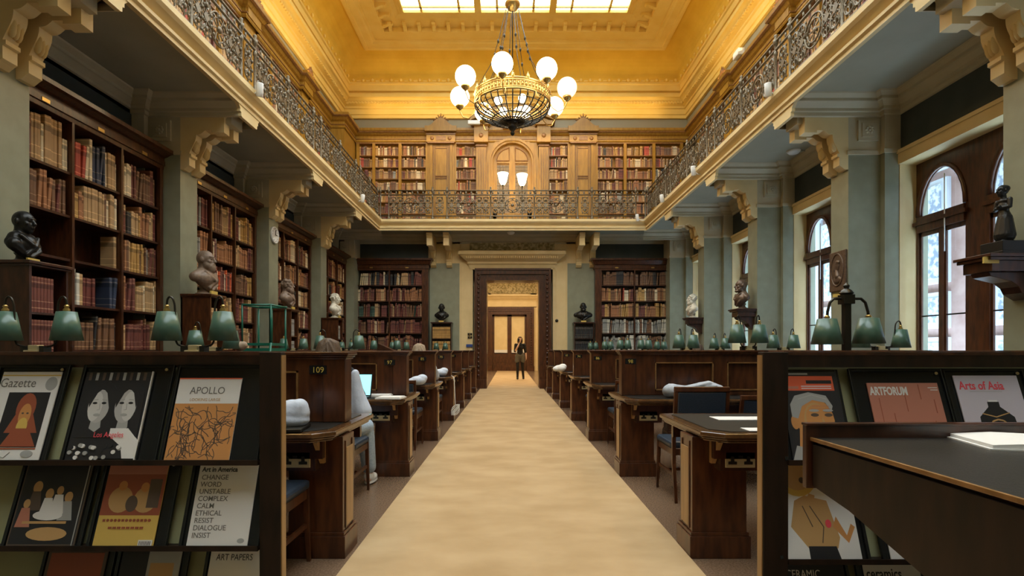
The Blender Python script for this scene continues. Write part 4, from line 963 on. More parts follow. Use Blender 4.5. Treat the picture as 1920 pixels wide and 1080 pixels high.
def bust(label, x, y, z, rz, m, k=1, beard=0, hair=0, wide=0, plate=True, armour=0):
    t = thing('portrait_bust', label, 'sculpture', (x, y, z), rz)
    S = lambda a: tuple(v*k for v in a)
    L = [('t', [S((-.15-wide, -.01, .2)), S((-.07, .0, .245)), S((.07, 0, .245)), S((.15+wide, -.01, .2))], [.062*k, .075*k, .075*k, .062*k]), ('e', S((0, .03, .19)), S((.16+wide, .105, .11))),
         ('t', [S((-.11, .02, .18)), S((0, .05, .09)), S((.11, .02, .18))], [.07*k, .055*k, .07*k]),
         ('t', [S((0, -.02, .25)), S((0, .0, .34))], [.078*k, .066*k]), ('t', [S((-.1, .08, .27)), S((-.02, .13, .17)), S((.05, .1, .08))], [.018*k, .022*k, .02*k]), ('t', [S((.1, .08, .27)), S((.02, .135, .18))], [.018*k, .022*k]),
         ('t', [S((-.16, .02, .24)), S((-.1, .1, .13)), S((0, .1, .06))], [.02*k, .02*k, .02*k])]
    L += [(p[0],)+tuple(p[1:]) for p in head_prims(S((0, .02, .425)), k*1.13, beard)]
    L.append(('e', S((0, .0, .36)), S((.062, .07, .06))))
    if hair:
        rr = random.Random(hair)
        for _ in range(26):
            a = rr.uniform(.6, 2*math.pi-.6)+math.pi/2; e = rr.uniform(-.1, 1.3)
            L.append(('e', S((.079*math.cos(a)*math.cos(e), .01+.099*math.sin(a)*math.cos(e), .447+.099*math.sin(e))), S((.022, .022, .02))))
    blob('figure', L, .007*k, m, t, 4)
    MB().lathe([(.1*k, .0), (.1*k, .015*k), (.075*k, .025*k), (.055*k, .04*k), (.05*k, .07*k), (.07*k, .1*k)], (0, 0, 0), 20).build('socle', m, t)
    if plate: MB().box(-.07*k, .07*k, .105*k, .125*k, 0, .045*k).build('name_plate', 'label_gold', t)
    return t
EAST, WEST, SOUTH = R(-90), R(90), R(180)
# small bookshelf plinths under the busts on the busts side
def plinth_case(label, loc, rz, W, D, H, rows, pal, n, indiv=None, wood='mahogany', gold=False):
    """local front faces -y (open, with books); W along x, D deep"""
    t = thing('bust_cabinet', label, 'cabinet', loc, rz, 'small open book cabinets carrying busts')
    MB().box(0, .025, 0, D, 0, H-.03).box(W-.025, W, 0, D, 0, H-.03).box(0, W, D-.02, D, 0, H-.03).build('carcass', wood, t)
    MB().box(-.03, W+.03, -.03, D, H-.03, H).box(-.015, W+.015, -.015, D, H-.05, H-.03).build('top_board', wood, t, bevel=.005)
    mt = Matrix.Translation(loc) @ Matrix.Rotation(rz, 4, 'Z')
    for z, hh in rows:
        MB().box(.025, W-.025, .01, D-.02, z-.02, z).build('shelf', wood, t)
        x = .03; k = 0
        while x < W-.05 and k < n:
            k += 1; tt = (W-.06)/n if n > 9 else .036
            o = bpy.data.objects.new('book', book_mesh(pal)); col.objects.link(o); o.matrix_world = mt @ Matrix.Translation((x, .015, z+.001)) @ Matrix.Diagonal((tt-.002, .2 if D > .25 else D*.6, hh, 1))
            tag(o, '%s volume, %s of the matching set, %s' % (pal, ORD[min(k, 30)], indiv % ('upper shelf' if z == rows[0][0] else 'lower shelf')), 'book', 'matching sets in the bust cabinets'); x += tt
    return t
bx = -4.38
for i, (lb, rows, n, ind) in enumerate([
    ('near black wooden book cabinet carrying the dark bronze head', [(1.57, .33), (1.2, .3), (.6, .3), (.2, .3)], 7, '%s under the bronze head'),
    ('mahogany book cabinet carrying the bearded bust', [(1.5, .34), (1.1, .3)], 5, '%s under the bearded bust'),
    ('mahogany book cabinet carrying the brown bust', [(1.5, .34), (1.1, .3)], 5, '%s under the brown bust'),
    ('mahogany book cabinet carrying the cream bust', [(1.5, .34), (1.1, .3)], 5, '%s under the cream bust')]):
    a, c = PIERS[i+1]
    if i == 0: a = 4.86
    plinth_case(lb, (bx, a, 0), R(90), (c-a)-.06, .43, 2.04, rows, 'maroon' if i == 0 else 'tan' if i == 1 else 'grey', n, ind, 'mahogany' if i == 0 else 'mahogany_red')
bust('dark bronze head of a short-haired man on the black cabinet', -4.6, 5.03, 2.04, EAST, 'bronze_dark', .9, wide=-.045)
bust('brown bust of an old bearded man with a bald head', -4.56, 7.96, 2.04, EAST, 'terracotta', 1.22, beard=1.2, wide=.03)
bust('small brown bearded bust below the wall clock', -4.52, 10.8, 2.04, EAST, 'terracotta', 1.12, beard=1, hair=3)
bust('cream coloured bust on the last cabinet before the corner', -4.52, 13.75, 2.04, EAST, 'marble', 1.15, hair=5)
# end wall cabinets and their black busts
for lab, xa, xb, bxp, by, kk, wd, nm in (('dark book cabinet with a gilt set against the end wall, busts side', 809, 846, 827, 601, 1.1, 0, 'black bronze bust of a slim man on the end wall cabinet'),
                         ('dark book cabinet against the end wall, window side', 1077, 1114, 1094.5, 601, 1.15, .05, 'black bronze bust of a broad man in uniform on the end wall cabinet')):
    Yc = 16.75; x0 = PX(xa, Yc); W = PX(xb, Yc)-x0
    plinth_case(lab, (x0, Yc, 0), 0, W, .36, PZ(604, Yc), [(1.58, .36), (1.13, .36)], 'ochre' if xa < 900 else 'black', 10, '%s of the end wall cabinet')
    bust(nm, PX(bxp, Yc)+.0, Yc+.15, PZ(604, Yc), SOUTH, 'bronze_dark', kk, wide=wd, beard=.7 if wd else 0)
# wall brackets and sculptures on the window side piers
def wall_bracket(label, y, z, W=.4, m='mahogany', D=.42):
    t = thing('wall_bracket', label, 'bracket', (XPR, y, z), 0, 'wooden wall brackets on the piers')
    MB().box(-D, 0, -W/2, W/2, -.03, 0).box(-D+.02, 0, -W/2+.02, W/2-.02, -.06, -.03).box(-D+.06, 0, -W/2+.05, W/2-.05, -.16, -.06).build('ledge', m, t, bevel=.005)
    MB().prism([(0, -.16), (-D+.08, -.16), (-D+.1, -.2), (-.2, -.25), (-.13, -.3), (-.1, -.36), (0, -.42)], 'y', -.1, .1).build('corbel', m, t, bevel=.006)
    return t
wall_bracket('dark wooden bracket carrying the small standing woman statue', 5.15, 2.12, .42, 'mahogany', .5)
wall_bracket('carved wooden bracket carrying the dark bust between the windows', 10.88, 2.05)
wall_bracket('carved wooden bracket carrying the white marble bust', 13.82, 2.05)
bust('dark brown bust in profile on its wall bracket between windows', 4.74, 10.88, 2.05, WEST, 'bronze_brown', 1.12, plate=False, beard=.5)
bust('white marble bust with curly hair on its wall bracket', 4.74, 13.82, 2.05, WEST, 'marble', 1.12, hair=9, plate=False, beard=.8)
tag(MB().box(-.07, .07, -.01, .01, 0, .06).build('gilt_label', 'label_gold', loc=(4.5, 4.99, 2.02+.01)), 'gilt label plate under the woman statue bracket', 'label')
# standing woman statue
t = thing('woman_statue', 'dark bronze statuette of a woman in a long skirt with folded arms', 'sculpture', (4.74, 5.12, 2.12), WEST)
MB().box(-.12, .12, -.12, .12, 0, .13).box(-.14, .14, -.14, .14, .0, .03).build('statue_base', 'bronze_dark', t, bevel=.004)
L = [('t', [(0, -.01, .2), (0, -.012, .36), (0, -.005, .42)], [.085, .06, .042]), ('e', (0, -.01, .19), (.085, .075, .03)), ('e', (0, 0, .47), (.052, .038, .07)), ('e', (0, 0, .525), (.065, .035, .03)), ('t', [(0, 0, .54), (0, .005, .59)], [.026, .024]),
     ('t', [(-.065, 0, .53), (-.075, .01, .46), (.02, .055, .455)], [.022, .019, .015]), ('t', [(.065, 0, .53), (.075, .01, .455), (-.02, .06, .47)], [.022, .019, .015]),
     ('t', [(-.035, 0, .2), (-.035, 0, .14)], [.022, .018]), ('t', [(.035, 0, .2), (.035, 0, .14)], [.022, .018]), ('e', (-.035, .02, .14), (.018, .035, .012)), ('e', (.035, .02, .14), (.018, .035, .012)), ('e', (0, -.008, .645), (.044, .044, .036))]
for k in range(8): a = k*math.pi/4; L.append(('t', [(.075*math.cos(a), -.01+.066*math.sin(a), .19), (.035*math.cos(a), -.01+.03*math.sin(a), .41)], [.014, .008]))
blob('figure', L+head_prims((0, .01, .625), .55), .004, 'bronze_dark', t, 2)
# portrait relief on the pier
t = thing('portrait_relief', 'bronze relief plaque with a portrait head in an oval, hung on the pier', 'plaque', (XPR-.0, 8.02, 2.4), WEST)
MB().box(-.2, .2, 0, .03, -.3, .3).build('panel', 'bronze_brown', t, bevel=.01)
MB().tube([(.15*math.cos(k*math.pi/12), .03, .24*math.sin(k*math.pi/12)+.02) for k in range(24)], .014, 6, closed=True).build('oval_frame', 'bronze_brown', t)
blob('portrait', [('e', (0, .03, .08), (.06, .03, .08)), ('e', (.035, .035, .03), (.035, .025, .035)), ('e', (.062, .035, .07), (.015, .015, .02)), ('t', [(0, .03, 0), (-.02, .03, -.08)], [.03, .045]), ('e', (-.01, .03, -.13), (.1, .03, .06)), ('e', (-.02, .035, .13), (.055, .025, .035))], .006, 'bronze_brown', t, 3)
tag(MB().box(-.02, 0, -.12, .12, 0, .045).build('gilt_label', 'label_gold', loc=(XPR, 8.02, 2.02)), 'gilt label strip below the portrait relief on the pier', 'label')
# wall clock
t = thing('wall_clock', 'round white wall clock on the pier of the busts side', 'clock', (XPL, 10.88, 3.56), R(90))
MB().lathe([(.17, 0), (.17, .04), (.155, .045), (.15, .035), (.001, .035)], (0, 0, 0), 28).build('case', 'white_paint', t, rot=(R(90), 0, 0))
m = MB().box(-.006, .006, -.05, -.042, 0, .1).box(0, .07, -.05, -.042, -.005, .005)
m.build('hands', 'black_plastic', t)
for k in range(12): a = k*math.pi/6; m = MB().box(-.004, .004, -.04, -.036, .12, .14); o = m.build('hour_mark', 'black_plastic', t, rot=(0, a, 0))
# green library step
Yg = 6.35; t = thing('library_step', 'green metal library step with tall handrail frame between desks', 'step stool', (PX(496, Yg), Yg, 0))
w2 = .165
MB().box(-w2, w2, -.2, .2, 1.2, 1.24).box(-w2, w2, -.2, .2, 1.27, 1.3).box(-w2, w2, -.3, .2, .8, .83).box(-w2, w2, -.4, .2, .4, .43).build('treads', 'green_metal', t)
for s_ in (-1, 1): MB().tube([(s_*w2, -.48, 0), (s_*w2, -.2, 1.3)], .014, 8).tube([(s_*w2, .25, 0), (s_*w2, .2, 1.3), (s_*(w2-.0), .2, 1.72)], .012, 8).build('side_frame', 'green_metal', t)
MB().tube([(-w2-.02, .2, 1.74), (w2+.02, .2, 1.74)], .014, 8).tube([(0, .2, 1.3), (0, .2, 1.74)], .009, 6).tube([(-w2, .2, 1.74), (-w2, -.2, 1.74), (w2, -.2, 1.74), (w2, .2, 1.74)], .012, 8).tube([(-w2, -.2, 1.3), (-w2, -.2, 1.74)], .01, 6).tube([(w2, -.2, 1.3), (w2, -.2, 1.74)], .01, 6).build('handrail', 'green_metal', t)
# white spotlights and boxes fixed along the gallery
def spot(label, x, y, z, s_):
    t = thing('spotlight', label, 'spotlight', (x, y, z), 0, 'white spotlights clamped to the gallery')
    MB().lathe([(.045, -.1), (.05, -.09), (.05, .09), (.03, .1)], (0, 0, 0), 14).build('housing', 'white_paint', t, rot=(R(18), R(12)*s_, 0))
    MB().tube([(0, 0, 0), (-s_*.1, 0, -.08), (-s_*.22, 0, -.08)], .01, 6).build('bracket_arm', 'white_paint', t)
for (px, py, s_, lb) in ((487, 168, 1, 'white spotlight on the busts side gallery edge, high up'), (680, 372, 1, 'white spotlight on the busts side gallery edge near the corner'),
                         (1440, 168, -1, 'white spotlight on the window side gallery edge, high up'), (1300, 320, -1, 'white spotlight on the window side gallery edge, middle one'),
                         (1241, 372, -1, 'white spotlight on the window side gallery edge, nearer the corner')):
    x = (XGL+.17) if s_ > 0 else (XGR-.17); Y = x*1000/(px-VX); spot(lb, x, Y, PZ(py, Y), s_)
spot('white spotlight on the end wall gallery edge near the window side corner', PX(1195, 15.7), 15.7, PZ(408, 15.7), -1)
tag(MB().box(-.19, .19, -.1, .0, -.07, .05).build('equipment_box', 'white_paint', loc=(PX(889, 16.8), 16.78, 8.36), bevel=.01), 'white equipment box on the cornice beside the pediment', 'box')
tag(MB().box(-.08, .08, -.15, .15, -.08, .08).build('equipment_box', 'white_paint', loc=(5.5, 5.5*1000/(1385-VX), 8.33), bevel=.01), 'white box on the window side gallery cornice', 'box')
for (px, py, lb) in ((1488, 282, 'round white smoke detector under the gallery, window side, one pier in'), (958, 439, 'round smoke detector under the gallery above the doorway')):
    Y = (ZS-CAMZ)*1000/(VY-py); Y = min(Y, 16.7)
    t = thing('smoke_detector', lb, 'detector', (PX(px, Y), Y, ZS)); MB().lathe([(.12, 0), (.12, -.02), (.08, -.06), (.001, -.06)], (0, 0, 0), 20).build('dome', 'white_paint', t); MB().tube([(0, 0, -.01), (.9, 0, -.01)], .012, 6).build('conduit', 'soffit', t)
# ------------------------------------------------------------------ magazine racks
LEAN = math.atan2(.11, .33)
def rack(label, x0, x1, post_x, lips, top=1.2, sgn=1):
    """x0..x1 display width; post_x (a, b) end post; lips: heights of the shelf lips"""
    t = thing('magazine_rack', label, 'magazine rack', ((x0+x1)/2, 2.0, 0), 0, 'magazine racks'); cx = (x0+x1)/2
    MB().box(post_x[0]-cx, post_x[1]-cx, -.0, .045, 0, top+.012).build('end_post', 'ebony_wood', t, bevel=.003)
    e = post_x[1] if sgn < 0 else post_x[0]
    MB().box(e-cx-.004, e-cx+.004, .005, .04, 0, top).build('lit_edge_strip', 'pale_and_lit_wood', t)  # pale strip paints light on the post's aisle side
    MB().box(x0-cx, x1-cx, .06, .15, top-.0, top+.012).box(x0-cx, x1-cx, .13, .15, top-.05, top).build('top_board', 'mahogany', t)
    for z in lips:
        MB().box(x0-cx, x1-cx, -.012, .03, z-.026, z-.012).box(x0-cx, x1-cx, -.014, -.009, z-.026, z-.006).build('shelf_lip', 'ebony_wood', t)
        h = .37
        MB().prism([(.03, z-.02), (.034, z-.02), (.034+h*.333+.01, z+h-.0), (.03+h*.333+.01, z+h)], 'x', x0-cx, x1-cx).build('sloping_back', 'olive_board', t)
    MB().box(x0-cx, x1-cx, .16, .18, 0, top-.02).build('rear_panel', 'mahogany', t)
    return t
LIPL = (.815, .495, .165); LIPR = (.815, .445, .075)
rack('low dark rack of magazines on the busts side of the carpet', -2.9, -.94, (-.94, -.86), LIPL, sgn=-1)
rack('low dark rack of magazines on the window side, behind the black desk', 1.04, 3.0, (.95, 1.045), LIPR)
class Cover:
    """a magazine leaning in the rack; u to the right, v up, in metres on the cover"""
    def __init__(s, label, x, z, W, H, base, binder=None, y=2.0, lab_b=None):
        s.t = thing('magazine', label, 'magazine', (x, y, z+.0015), rot=(-LEAN, 0, 0)); s.W, s.H = W, H; s.k = 0; s.parts = {}
        MB().box(0, W, -.004, 0, 0, H).build('cover', base, s.t); s.mb = MB(); s.mats = []
        if binder:
            bx, bw, bh = binder
            b = thing('magazine_binder', lab_b, 'binder', (x+bx, y+.002, z+.0005), group='black magazine binders', rot=(-LEAN, 0, 0))
            MB().box(0, bw, .001, .006, 0, bh).box(bw-.012, bw, -.007, .001, 0, bh).box(0, .012, -.007, .001, 0, bh).box(0, bw, -.006, .001, bh-.012, bh).build('board', 'black_plastic', b, bevel=.002)
            MB().lathe([(.006, 0), (.006, .004)], (0, 0, 0), 8).build('rivet', 'brass_pale', b, loc=(bw-.03, -.002, bh-.02), rot=(R(90), 0, 0))
    def mi(s, m):
        if m not in s.mats: s.mats.append(m)
        return s.mats.index(m)
    def poly(s, pts, m):
        s.k += 1; y = -.0042-.00012*s.k; W, H = s.W, s.H
        s.mb.prism([(a*W, b*H) for a, b in pts], 'y', y, -.004, s.mi(m)); return s
    def rect(s, a, b, c, d, m): return s.poly([(a, b), (c, b), (c, d), (a, d)], m)
    def ell(s, cx, cy, rx, ry, m, rot=0, n=20, a0=0, a1=2*math.pi):
        pts = []
        for k in range(n):
            a = a0+(a1-a0)*k/(n if a1-a0 > 6.2 else n-1); x, y = rx*math.cos(a), ry*math.sin(a)
            pts.append((cx+x*math.cos(rot)-y*math.sin(rot), cy+x*math.sin(rot)+y*math.cos(rot)))
        return s.poly(pts, m)
    def line(s, pts, wd, m):
        for (a, b), (c, d) in zip(pts, pts[1:]):
            dx, dy = (c-a)*s.W, (d-b)*s.H; L = math.hypot(dx, dy) or 1; nx, ny = -dy/L*wd/2/s.W, dx/L*wd/2/s.H
            s.mb.prism([((a+nx)*s.W, (b+ny)*s.H), ((c+nx)*s.W, (d+ny)*s.H), ((c-nx)*s.W, (d-ny)*s.H), ((a-nx)*s.W, (b-ny)*s.H)], 'y', -.0043-.00012*(s.k+1), -.004, s.mi(m))
        return s
    def txt(s, body, u, v, size, m, name='title', align='LEFT', sx=1, bold=0):
        text(body, size*s.H, (u*s.W, -.0046-.00012*(s.k+2), v*s.H), m, s.t, name, align=align, ext=.0002, sx=sx, bold=bold); return s
    def face(s, cx, cy, r, skin, hair, lips='ink_9', long=1.5, band=False):
        s.ell(cx, cy+.1*r, r*1.35, r*1.15, hair).poly([(cx-r*1.35, cy+.1*r), (cx+r*1.35, cy+.1*r), (cx+r*1.5, cy-r*long), (cx-r*1.5, cy-r*long)], hair)
        s.rect(cx-r*.25, cy-r*1.3, cx+r*.25, cy-r*.6, skin).ell(cx, cy-.1*r, r*.82, r*.95, skin)
        for q in (-1, 1):
            s.ell(cx+q*r*.36, cy+.02*r, r*.2, r*.08, 'ink_11').ell(cx+q*r*.36, cy+.2*r, r*.24, r*.04, 'ink_11')
        s.ell(cx, cy-.28*r, r*.12, r*.07, 'ink_8').ell(cx, cy-.56*r, r*.3, r*.09, lips)
        return s
    def done(s):
        if s.mb.v: s.mb.build('cover_picture', s.mats, s.t)
        return s.t
def RX(px, Y=2.0): return (px-VX)*Y/1000
zL = LIPL[0]-.012
LB = 'black binder holding the %s'
c = Cover('newspaper-like magazine with a woman in a red veil on its cover', RX(-42), zL, RX(73)-RX(-42), .345, WHITE, (-.03, .285, .375), lab_b=LB % 'red veil magazine')
c.txt('Gazette', .0, .82, .15, 'ink_14', sx=.85).rect(0, .95, 1, .965, YEL).ell(.87, .86, .1, .08, GREY).rect(.2, .14, .9, .76, BLACK)
c.poly([(.3, .3), (.55, .74), (.85, .3)], DKRED).ell(.56, .58, .16, .17, DKRED).ell(.57, .5, .1, .13, SKINC).ell(.57, .37, .09, .1, YEL).poly([(.3, .15), (.45, .35), (.7, .35), (.88, .15)], DKRED)
for q in (-1, 1): c.ell(.57+q*.04, .52, .02, .01, DKB)
c.rect(.2, .12, .9, .135, DKRED).line([(.3, .09), (.36, .04), (.42, .03), (.5, .09)], .002, GREY).ell(.78, .07, .1, .04, GREY).done()
c = Cover('magazine with two dark haired women in black and white, red script title', RX(122), zL, RX(256)-RX(122), .345, BLACK, (-.02, .36, .375), lab_b=LB % 'magazine of two dark haired women')
for k in range(9): c.rect(.05+k*.1, .9, .09+k*.1, .99, GREY if k % 2 else DKB)
for (fx, fy, tl) in ((.3, .6, -1), (.69, .6, 1)):
    c.ell(fx, fy+.09, .235, .2, BLACK).poly([(fx-.235, fy+.08), (fx+.235, fy+.08), (fx+.25, fy-.35), (fx-.25, fy-.35)], BLACK)
    c.poly([(fx-.06, fy-.12), (fx+.07, fy-.12), (fx+.09, fy-.24), (fx+.02, fy-.29), (fx-.07, fy-.25)], 'ink_8').ell(fx, fy, .155, .19, 'ink_12').ell(fx+tl*.05, fy, .1, .17, 'ink_13')
    c.poly([(fx-.16, fy+.1), (fx-.12, fy+.2), (fx+.02, fy+.21), (fx-.06, fy+.15), (fx-.14, fy-.02)], BLACK).poly([(fx+.17, fy+.1), (fx+.12, fy+.2), (fx+.0, fy+.21), (fx+.08, fy+.15), (fx+.15, fy-.02)], BLACK)
    for q in (-1, 1): c.ell(fx+q*.065, fy+.035, .034, .013, BLACK).line([(fx+q*.03, fy+.075), (fx+q*.1, fy+.07)], .003, 'ink_8')
    c.line([(fx+.01, fy+.03), (fx+.02, fy-.04), (fx-.015, fy-.045)], .002, GREY).ell(fx, fy-.1, .05, .017, 'ink_8')
c.poly([(.55, .02), (.55, .35), (.8, .35), (.99, .2), (.99, .02)], WHITE).poly([(.4, .02), (.5, .3), (.75, .15), (.8, .02)], BLACK)
for k in range(22): c.ell(.05+rnd.random()*.7, .02+rnd.random()*.16, .03, .022, rnd.choice([WHITE, GREY, BLACK]))
c.rect(.975, .0, .99, 1, WHITE).txt('Los Angeles', .34, .25, .085, REDD, 'script_title', sx=.8).done()
c = Cover('white topped magazine with orange tangled line pattern, titled in capitals', RX(308), zL, RX(430)-RX(308), .32, WHITE, (-.02, .37, .375), lab_b=LB % 'orange patterned magazine')
c.rect(0, 0, 1, .68, ORANGE if 0 else 'ink_4').rect(0, .985, 1, 1, ORANGE).txt('APOLLO', .2, .8, .125, 'ink_14', sx=.9).txt('LOOKING LARGE', .22, .71, .05, TAN, 'subtitle', sx=.95)
rr = random.Random(3)
for k in range(75):
    x, y = rr.random(), rr.random()*.64; a = rr.random()*6.28; P = [(x, y)]
    for j in range(7):
        a += rr.uniform(-.7, .7); x += .05*math.cos(a); y += .045*math.sin(a)
        if not (0.01 < x < .99 and .01 < y < .66): break
        P.append((x, y))
    c.line(P, .0028, DKB)
c.done()
zL = LIPL[1]-.012
c = Cover('dark magazine with an old group portrait around a white table', RX(12), zL, RX(140)-RX(12), .305, DKB, (-.02, .30, .32), lab_b=LB % 'dark group portrait magazine')
c.rect(.02, .02, .98, .98, BLACK)
for (x, y, r_) in ((.25, .7, .07), (.45, .62, .06), (.75, .58, .06), (.6, .66, .05), (.15, .5, .05)):
    c.ell(x, y, r_, r_*1.1, TAN).poly([(x-.1, y-.28), (x-.06, y-.05), (x+.06, y-.05), (x+.12, y-.28)], rnd.choice([BRICK, GREY, WHITE, DKB]))
c.ell(.5, .36, .22, .06, WHITE).ell(.55, .14, .3, .08, TAN).rect(.15, .26, .8, .29, TAN).rect(.95, 0, .965, .98, GREY).done()
c = Cover('orange magazine with a painted scene of two seated figures', RX(174), zL, RX(288)-RX(174), .305, YEL, (-.025, .30, .32), lab_b=LB % 'orange painted scene magazine')
c.rect(0, .36, 1, .86, DKRED).rect(0, .86, 1, 1, BRICK).ell(.3, .55, .2, .16, TAN).ell(.3, .72, .07, .06, SKINC).ell(.72, .55, .2, .16, TAN).ell(.68, .7, .07, .06, SKINC).ell(.5, .5, .1, .1, DKB).rect(.75, .45, .95, .8, DKB)
for k in range(13): c.ell(.1+k*.063, .3, .022, .018, DKRED) if k % 5 else c.rect(.08+k*.063, .285, .12+k*.063, .315, DKRED)
for k in range(8): c.rect(.2+k*.075, .2, .25+k*.075, .225, DKRED)
c.rect(.75, 0, .98, .07, WHITE)
for k in range(8): c.rect(.77+k*.025, .01, .78+k*.025, .055, BLACK)
c.done()
c = Cover('white magazine with a column of printed capital words', RX(350), zL, RX(464)-RX(350), .303, WHITE, (-.03, .30, .32), lab_b=LB % 'magazine with a column of words')
c.txt('Art in America', .05, .9, .085, BLACK, sx=.88, bold=.025)
for k, wd in enumerate(['CHANGE', 'WORD', 'UNSTABLE', 'COMPLEX', 'CALM', 'ETHICAL', 'RESIST', 'DIALOGUE', 'INSIST']): c.txt(wd, .06, .8-k*.088, .088, 'ink_14', 'printed_word', sx=.95, bold=.01)
c.ell(.88, .06, .06, .03, GREY).done()
zL = LIPL[2]-.012
c = Cover('dim brown magazine on the lowest shelf beside the picture edge', RX(55), zL, .23, .3, DKB, (-.02, .28, .33), lab_b=LB % 'dim brown magazine on the lowest shelf'); c.rect(.05, .6, .95, .95, DKRED).done()
c = Cover('magazine with a grey upright picture on the lowest shelf', RX(200), zL, .23, .31, GREY, (-.02, .28, .33), lab_b=LB % 'grey picture magazine on the lowest shelf'); c.rect(0, 0, .45, .95, BLACK).rect(.5, .2, .9, .8, TAN).done()
c = Cover('white magazine with black capital title on the lowest shelf by the post', RX(372), zL, .23, .3, 'ink_13' if 0 else WHITE, (-.02, .28, .33), lab_b=LB % 'white magazine on the lowest shelf')
c.txt('ART PAPERS', .1, .86, .11, BLACK, sx=.8).done()
zR = LIPR[0]-.012
c = Cover('magazine with an older man in profile under a red banner', RX(1487), zR, RX(1607)-RX(1487)-.02, .345, BLACK, (-.03, .262, .355), lab_b=LB % 'magazine with the older man')
c.rect(0, .78, .93, .95, 'ink_2').rect(.45, .86, .9, .9, BLACK).rect(.1, .8, .3, .83, BRICK).rect(.0, .965, .5, .985, GREY)
for k in range(2): c.rect(.35, .8+k*.025, .88, .81+k*.025, WHITE)
c.poly([(.12, .02), (.2, .35), (.7, .3), (.75, .02)], SKINC).ell(.5, .44, .33, .26, SKINC).ell(.52, .42, .22, .22, 'ink_7').ell(.54, .46, .2, .16, SKINC).ell(.14, .42, .07, .08, SKINC).poly([(.1, .48), (.1, .62), (.2, .72), (.45, .76), (.75, .72), (.84, .6), (.8, .54), (.72, .64), (.5, .67), (.3, .6), (.2, .46)], 'ink_8').line([(.25, .68), (.5, .73), (.75, .68)], .004, 'ink_12').line([(.45, .57), (.8, .57)], .0015, BRICK).line([(.47, .6), (.78, .6)], .0015, BRICK)
for q in (.5, .74): c.ell(q, .5, .07, .02, DKB).ell(q, .55, .09, .015, GREY)
c.poly([(.62, .48), (.7, .36), (.6, .35)], TAN).ell(.6, .28, .13, .018, DKRED).poly([(0, 0), (.1, .16), (.5, .1), (.9, .16), (1, 0)], GREY).done()
c = Cover('brick red magazine with thin dark vertical lines and white block title', RX(1655), zR, RX(1793)-RX(1655), .30, BRICK, (-.06, .375, .36), lab_b=LB % 'brick red magazine')
c.rect(0, 0, 1, 1, 'ink_9').txt('ARTFORUM', .02, .84, .15, WHITE, sx=.62, bold=.035)
for (x, y0, y1) in ((.13, .3, .8), (.3, 0, .6), (.5, .62, .84), (.72, .78, .98), (.9, .6, .78), (.85, .28, .5), (.6, .1, .34)): c.rect(x-.006, y0, x+.006, y1, DKRED)
c.rect(.85, .93, .98, .94, WHITE).rect(.88, .9, .98, .91, WHITE).done()
c = Cover('lilac magazine with a black carved vase and red title', RX(1828), zR, .25, .33, LILAC, (-.04, .33, .36), lab_b=LB % 'lilac vase magazine')
c.txt('Arts of Asia', .05, .83, .14, REDD, sx=.78, bold=.02).rect(.2, .8, .7, .805, GREY).rect(.42, .6, .6, .68, BLACK).rect(.44, .68, .58, .7, WHITE).poly([(.25, .5), (.42, .62), (.6, .62), (.78, .5), (.8, .3), (.6, .05), (.4, .05), (.24, .3)], BLACK)
P = [(.3, .54), (.5, .5), (.72, .55)]; c.line(P, .004, TAN); c.line([(.52+.2*math.cos(a*.4)*1.0, .27+.2*math.sin(a*.4)) for a in range(17)], .006, TAN); c.ell(.52, .27, .14, .14, BLACK).done()
zR = LIPR[1]-.012
c = Cover('pale magazine with a person in a shirt hidden behind a large round straw hat', RX(1478), zR, RX(1616)-RX(1478), .385, WHITE, (-.03, .34, .395), lab_b=LB % 'straw hat magazine')
c.rect(0, 0, 1, 1, 'ink_6' if 0 else WHITE).poly([(.1, .3), (.2, .55), (.35, .6), (.65, .55), (.75, .2), (.7, .1), (.3, .1)], TAN).poly([(.3, 0), (.3, .12), (.68, .12), (.72, 0)], BLACK).poly([(.68, .3), (.86, .15), (.98, .3), (.93, .33), (.85, .22), (.74, .4)], SKINC)
c.poly([(.12, .28), (.42, .62), (.5, .6), (.3, .22)], 'ink_13' if 0 else 'ink_7').ell(.28, .78, .27, .19, YEL).ell(.28, .78, .2, .13, TAN).ell(.35, .75, .04, .03, DKB).rect(.66, .78, .85, .785, REDD).rect(.66, .76, .83, .765, REDD).ell(.62, .33, .04, .04, REDD)
c.line([(.4, .5), (.55, .3), (.5, .15)], .003, DKB).line([(.3, .5), (.4, .3)], .003, DKB).done()
c = Cover('plain white magazine with a dark square picture, half hidden by the black desk', RX(1670), zR, .24, .35, WHITE, (-.03, .31, .38), lab_b=LB % 'plain white magazine'); c.rect(.3, .3, .95, .9, DKRED).done()
c = Cover('dark blue magazine mostly hidden behind the black desk', RX(1835), zR, .22, .33, GREY, (-.03, .29, .38), lab_b=LB % 'dark blue magazine'); c.rect(.1, .1, .9, .6, 'ink_6').done()
zR = LIPR[2]-.012
c = Cover('black magazine with pale capital title on the lowest shelf by the post', RX(1486), zR, .25, .33, BLACK, (-.02, .29, .345), lab_b=LB % 'black titled magazine on the lowest shelf'); c.txt('CERAMIC', .08, .84, .13, WHITE, sx=.75).txt('REVIEW', .35, .72, .12, GREY, 'subtitle', sx=.75).done()
c = Cover('white magazine with rounded lower case title on the lowest shelf', RX(1650), zR, .22, .33, WHITE, (-.03, .29, .345), lab_b=LB % 'white lower case magazine'); c.txt('ceramics', .03, .83, .17, BLACK, sx=.7, bold=.015).done()
c = Cover('dark red magazine with pale title on the lowest shelf by the black desk', RX(1800), zR, .22, .33, DKRED, (-.03, .29, .345), lab_b=LB % 'dark red magazine'); [c.ell(.12+k*.15, .89, .05, .035, WHITE) for k in range(6)]; [c.ell(.12+k*.15, .89, .025, .018, DKRED) for k in range(0, 6, 2)]; c.done()
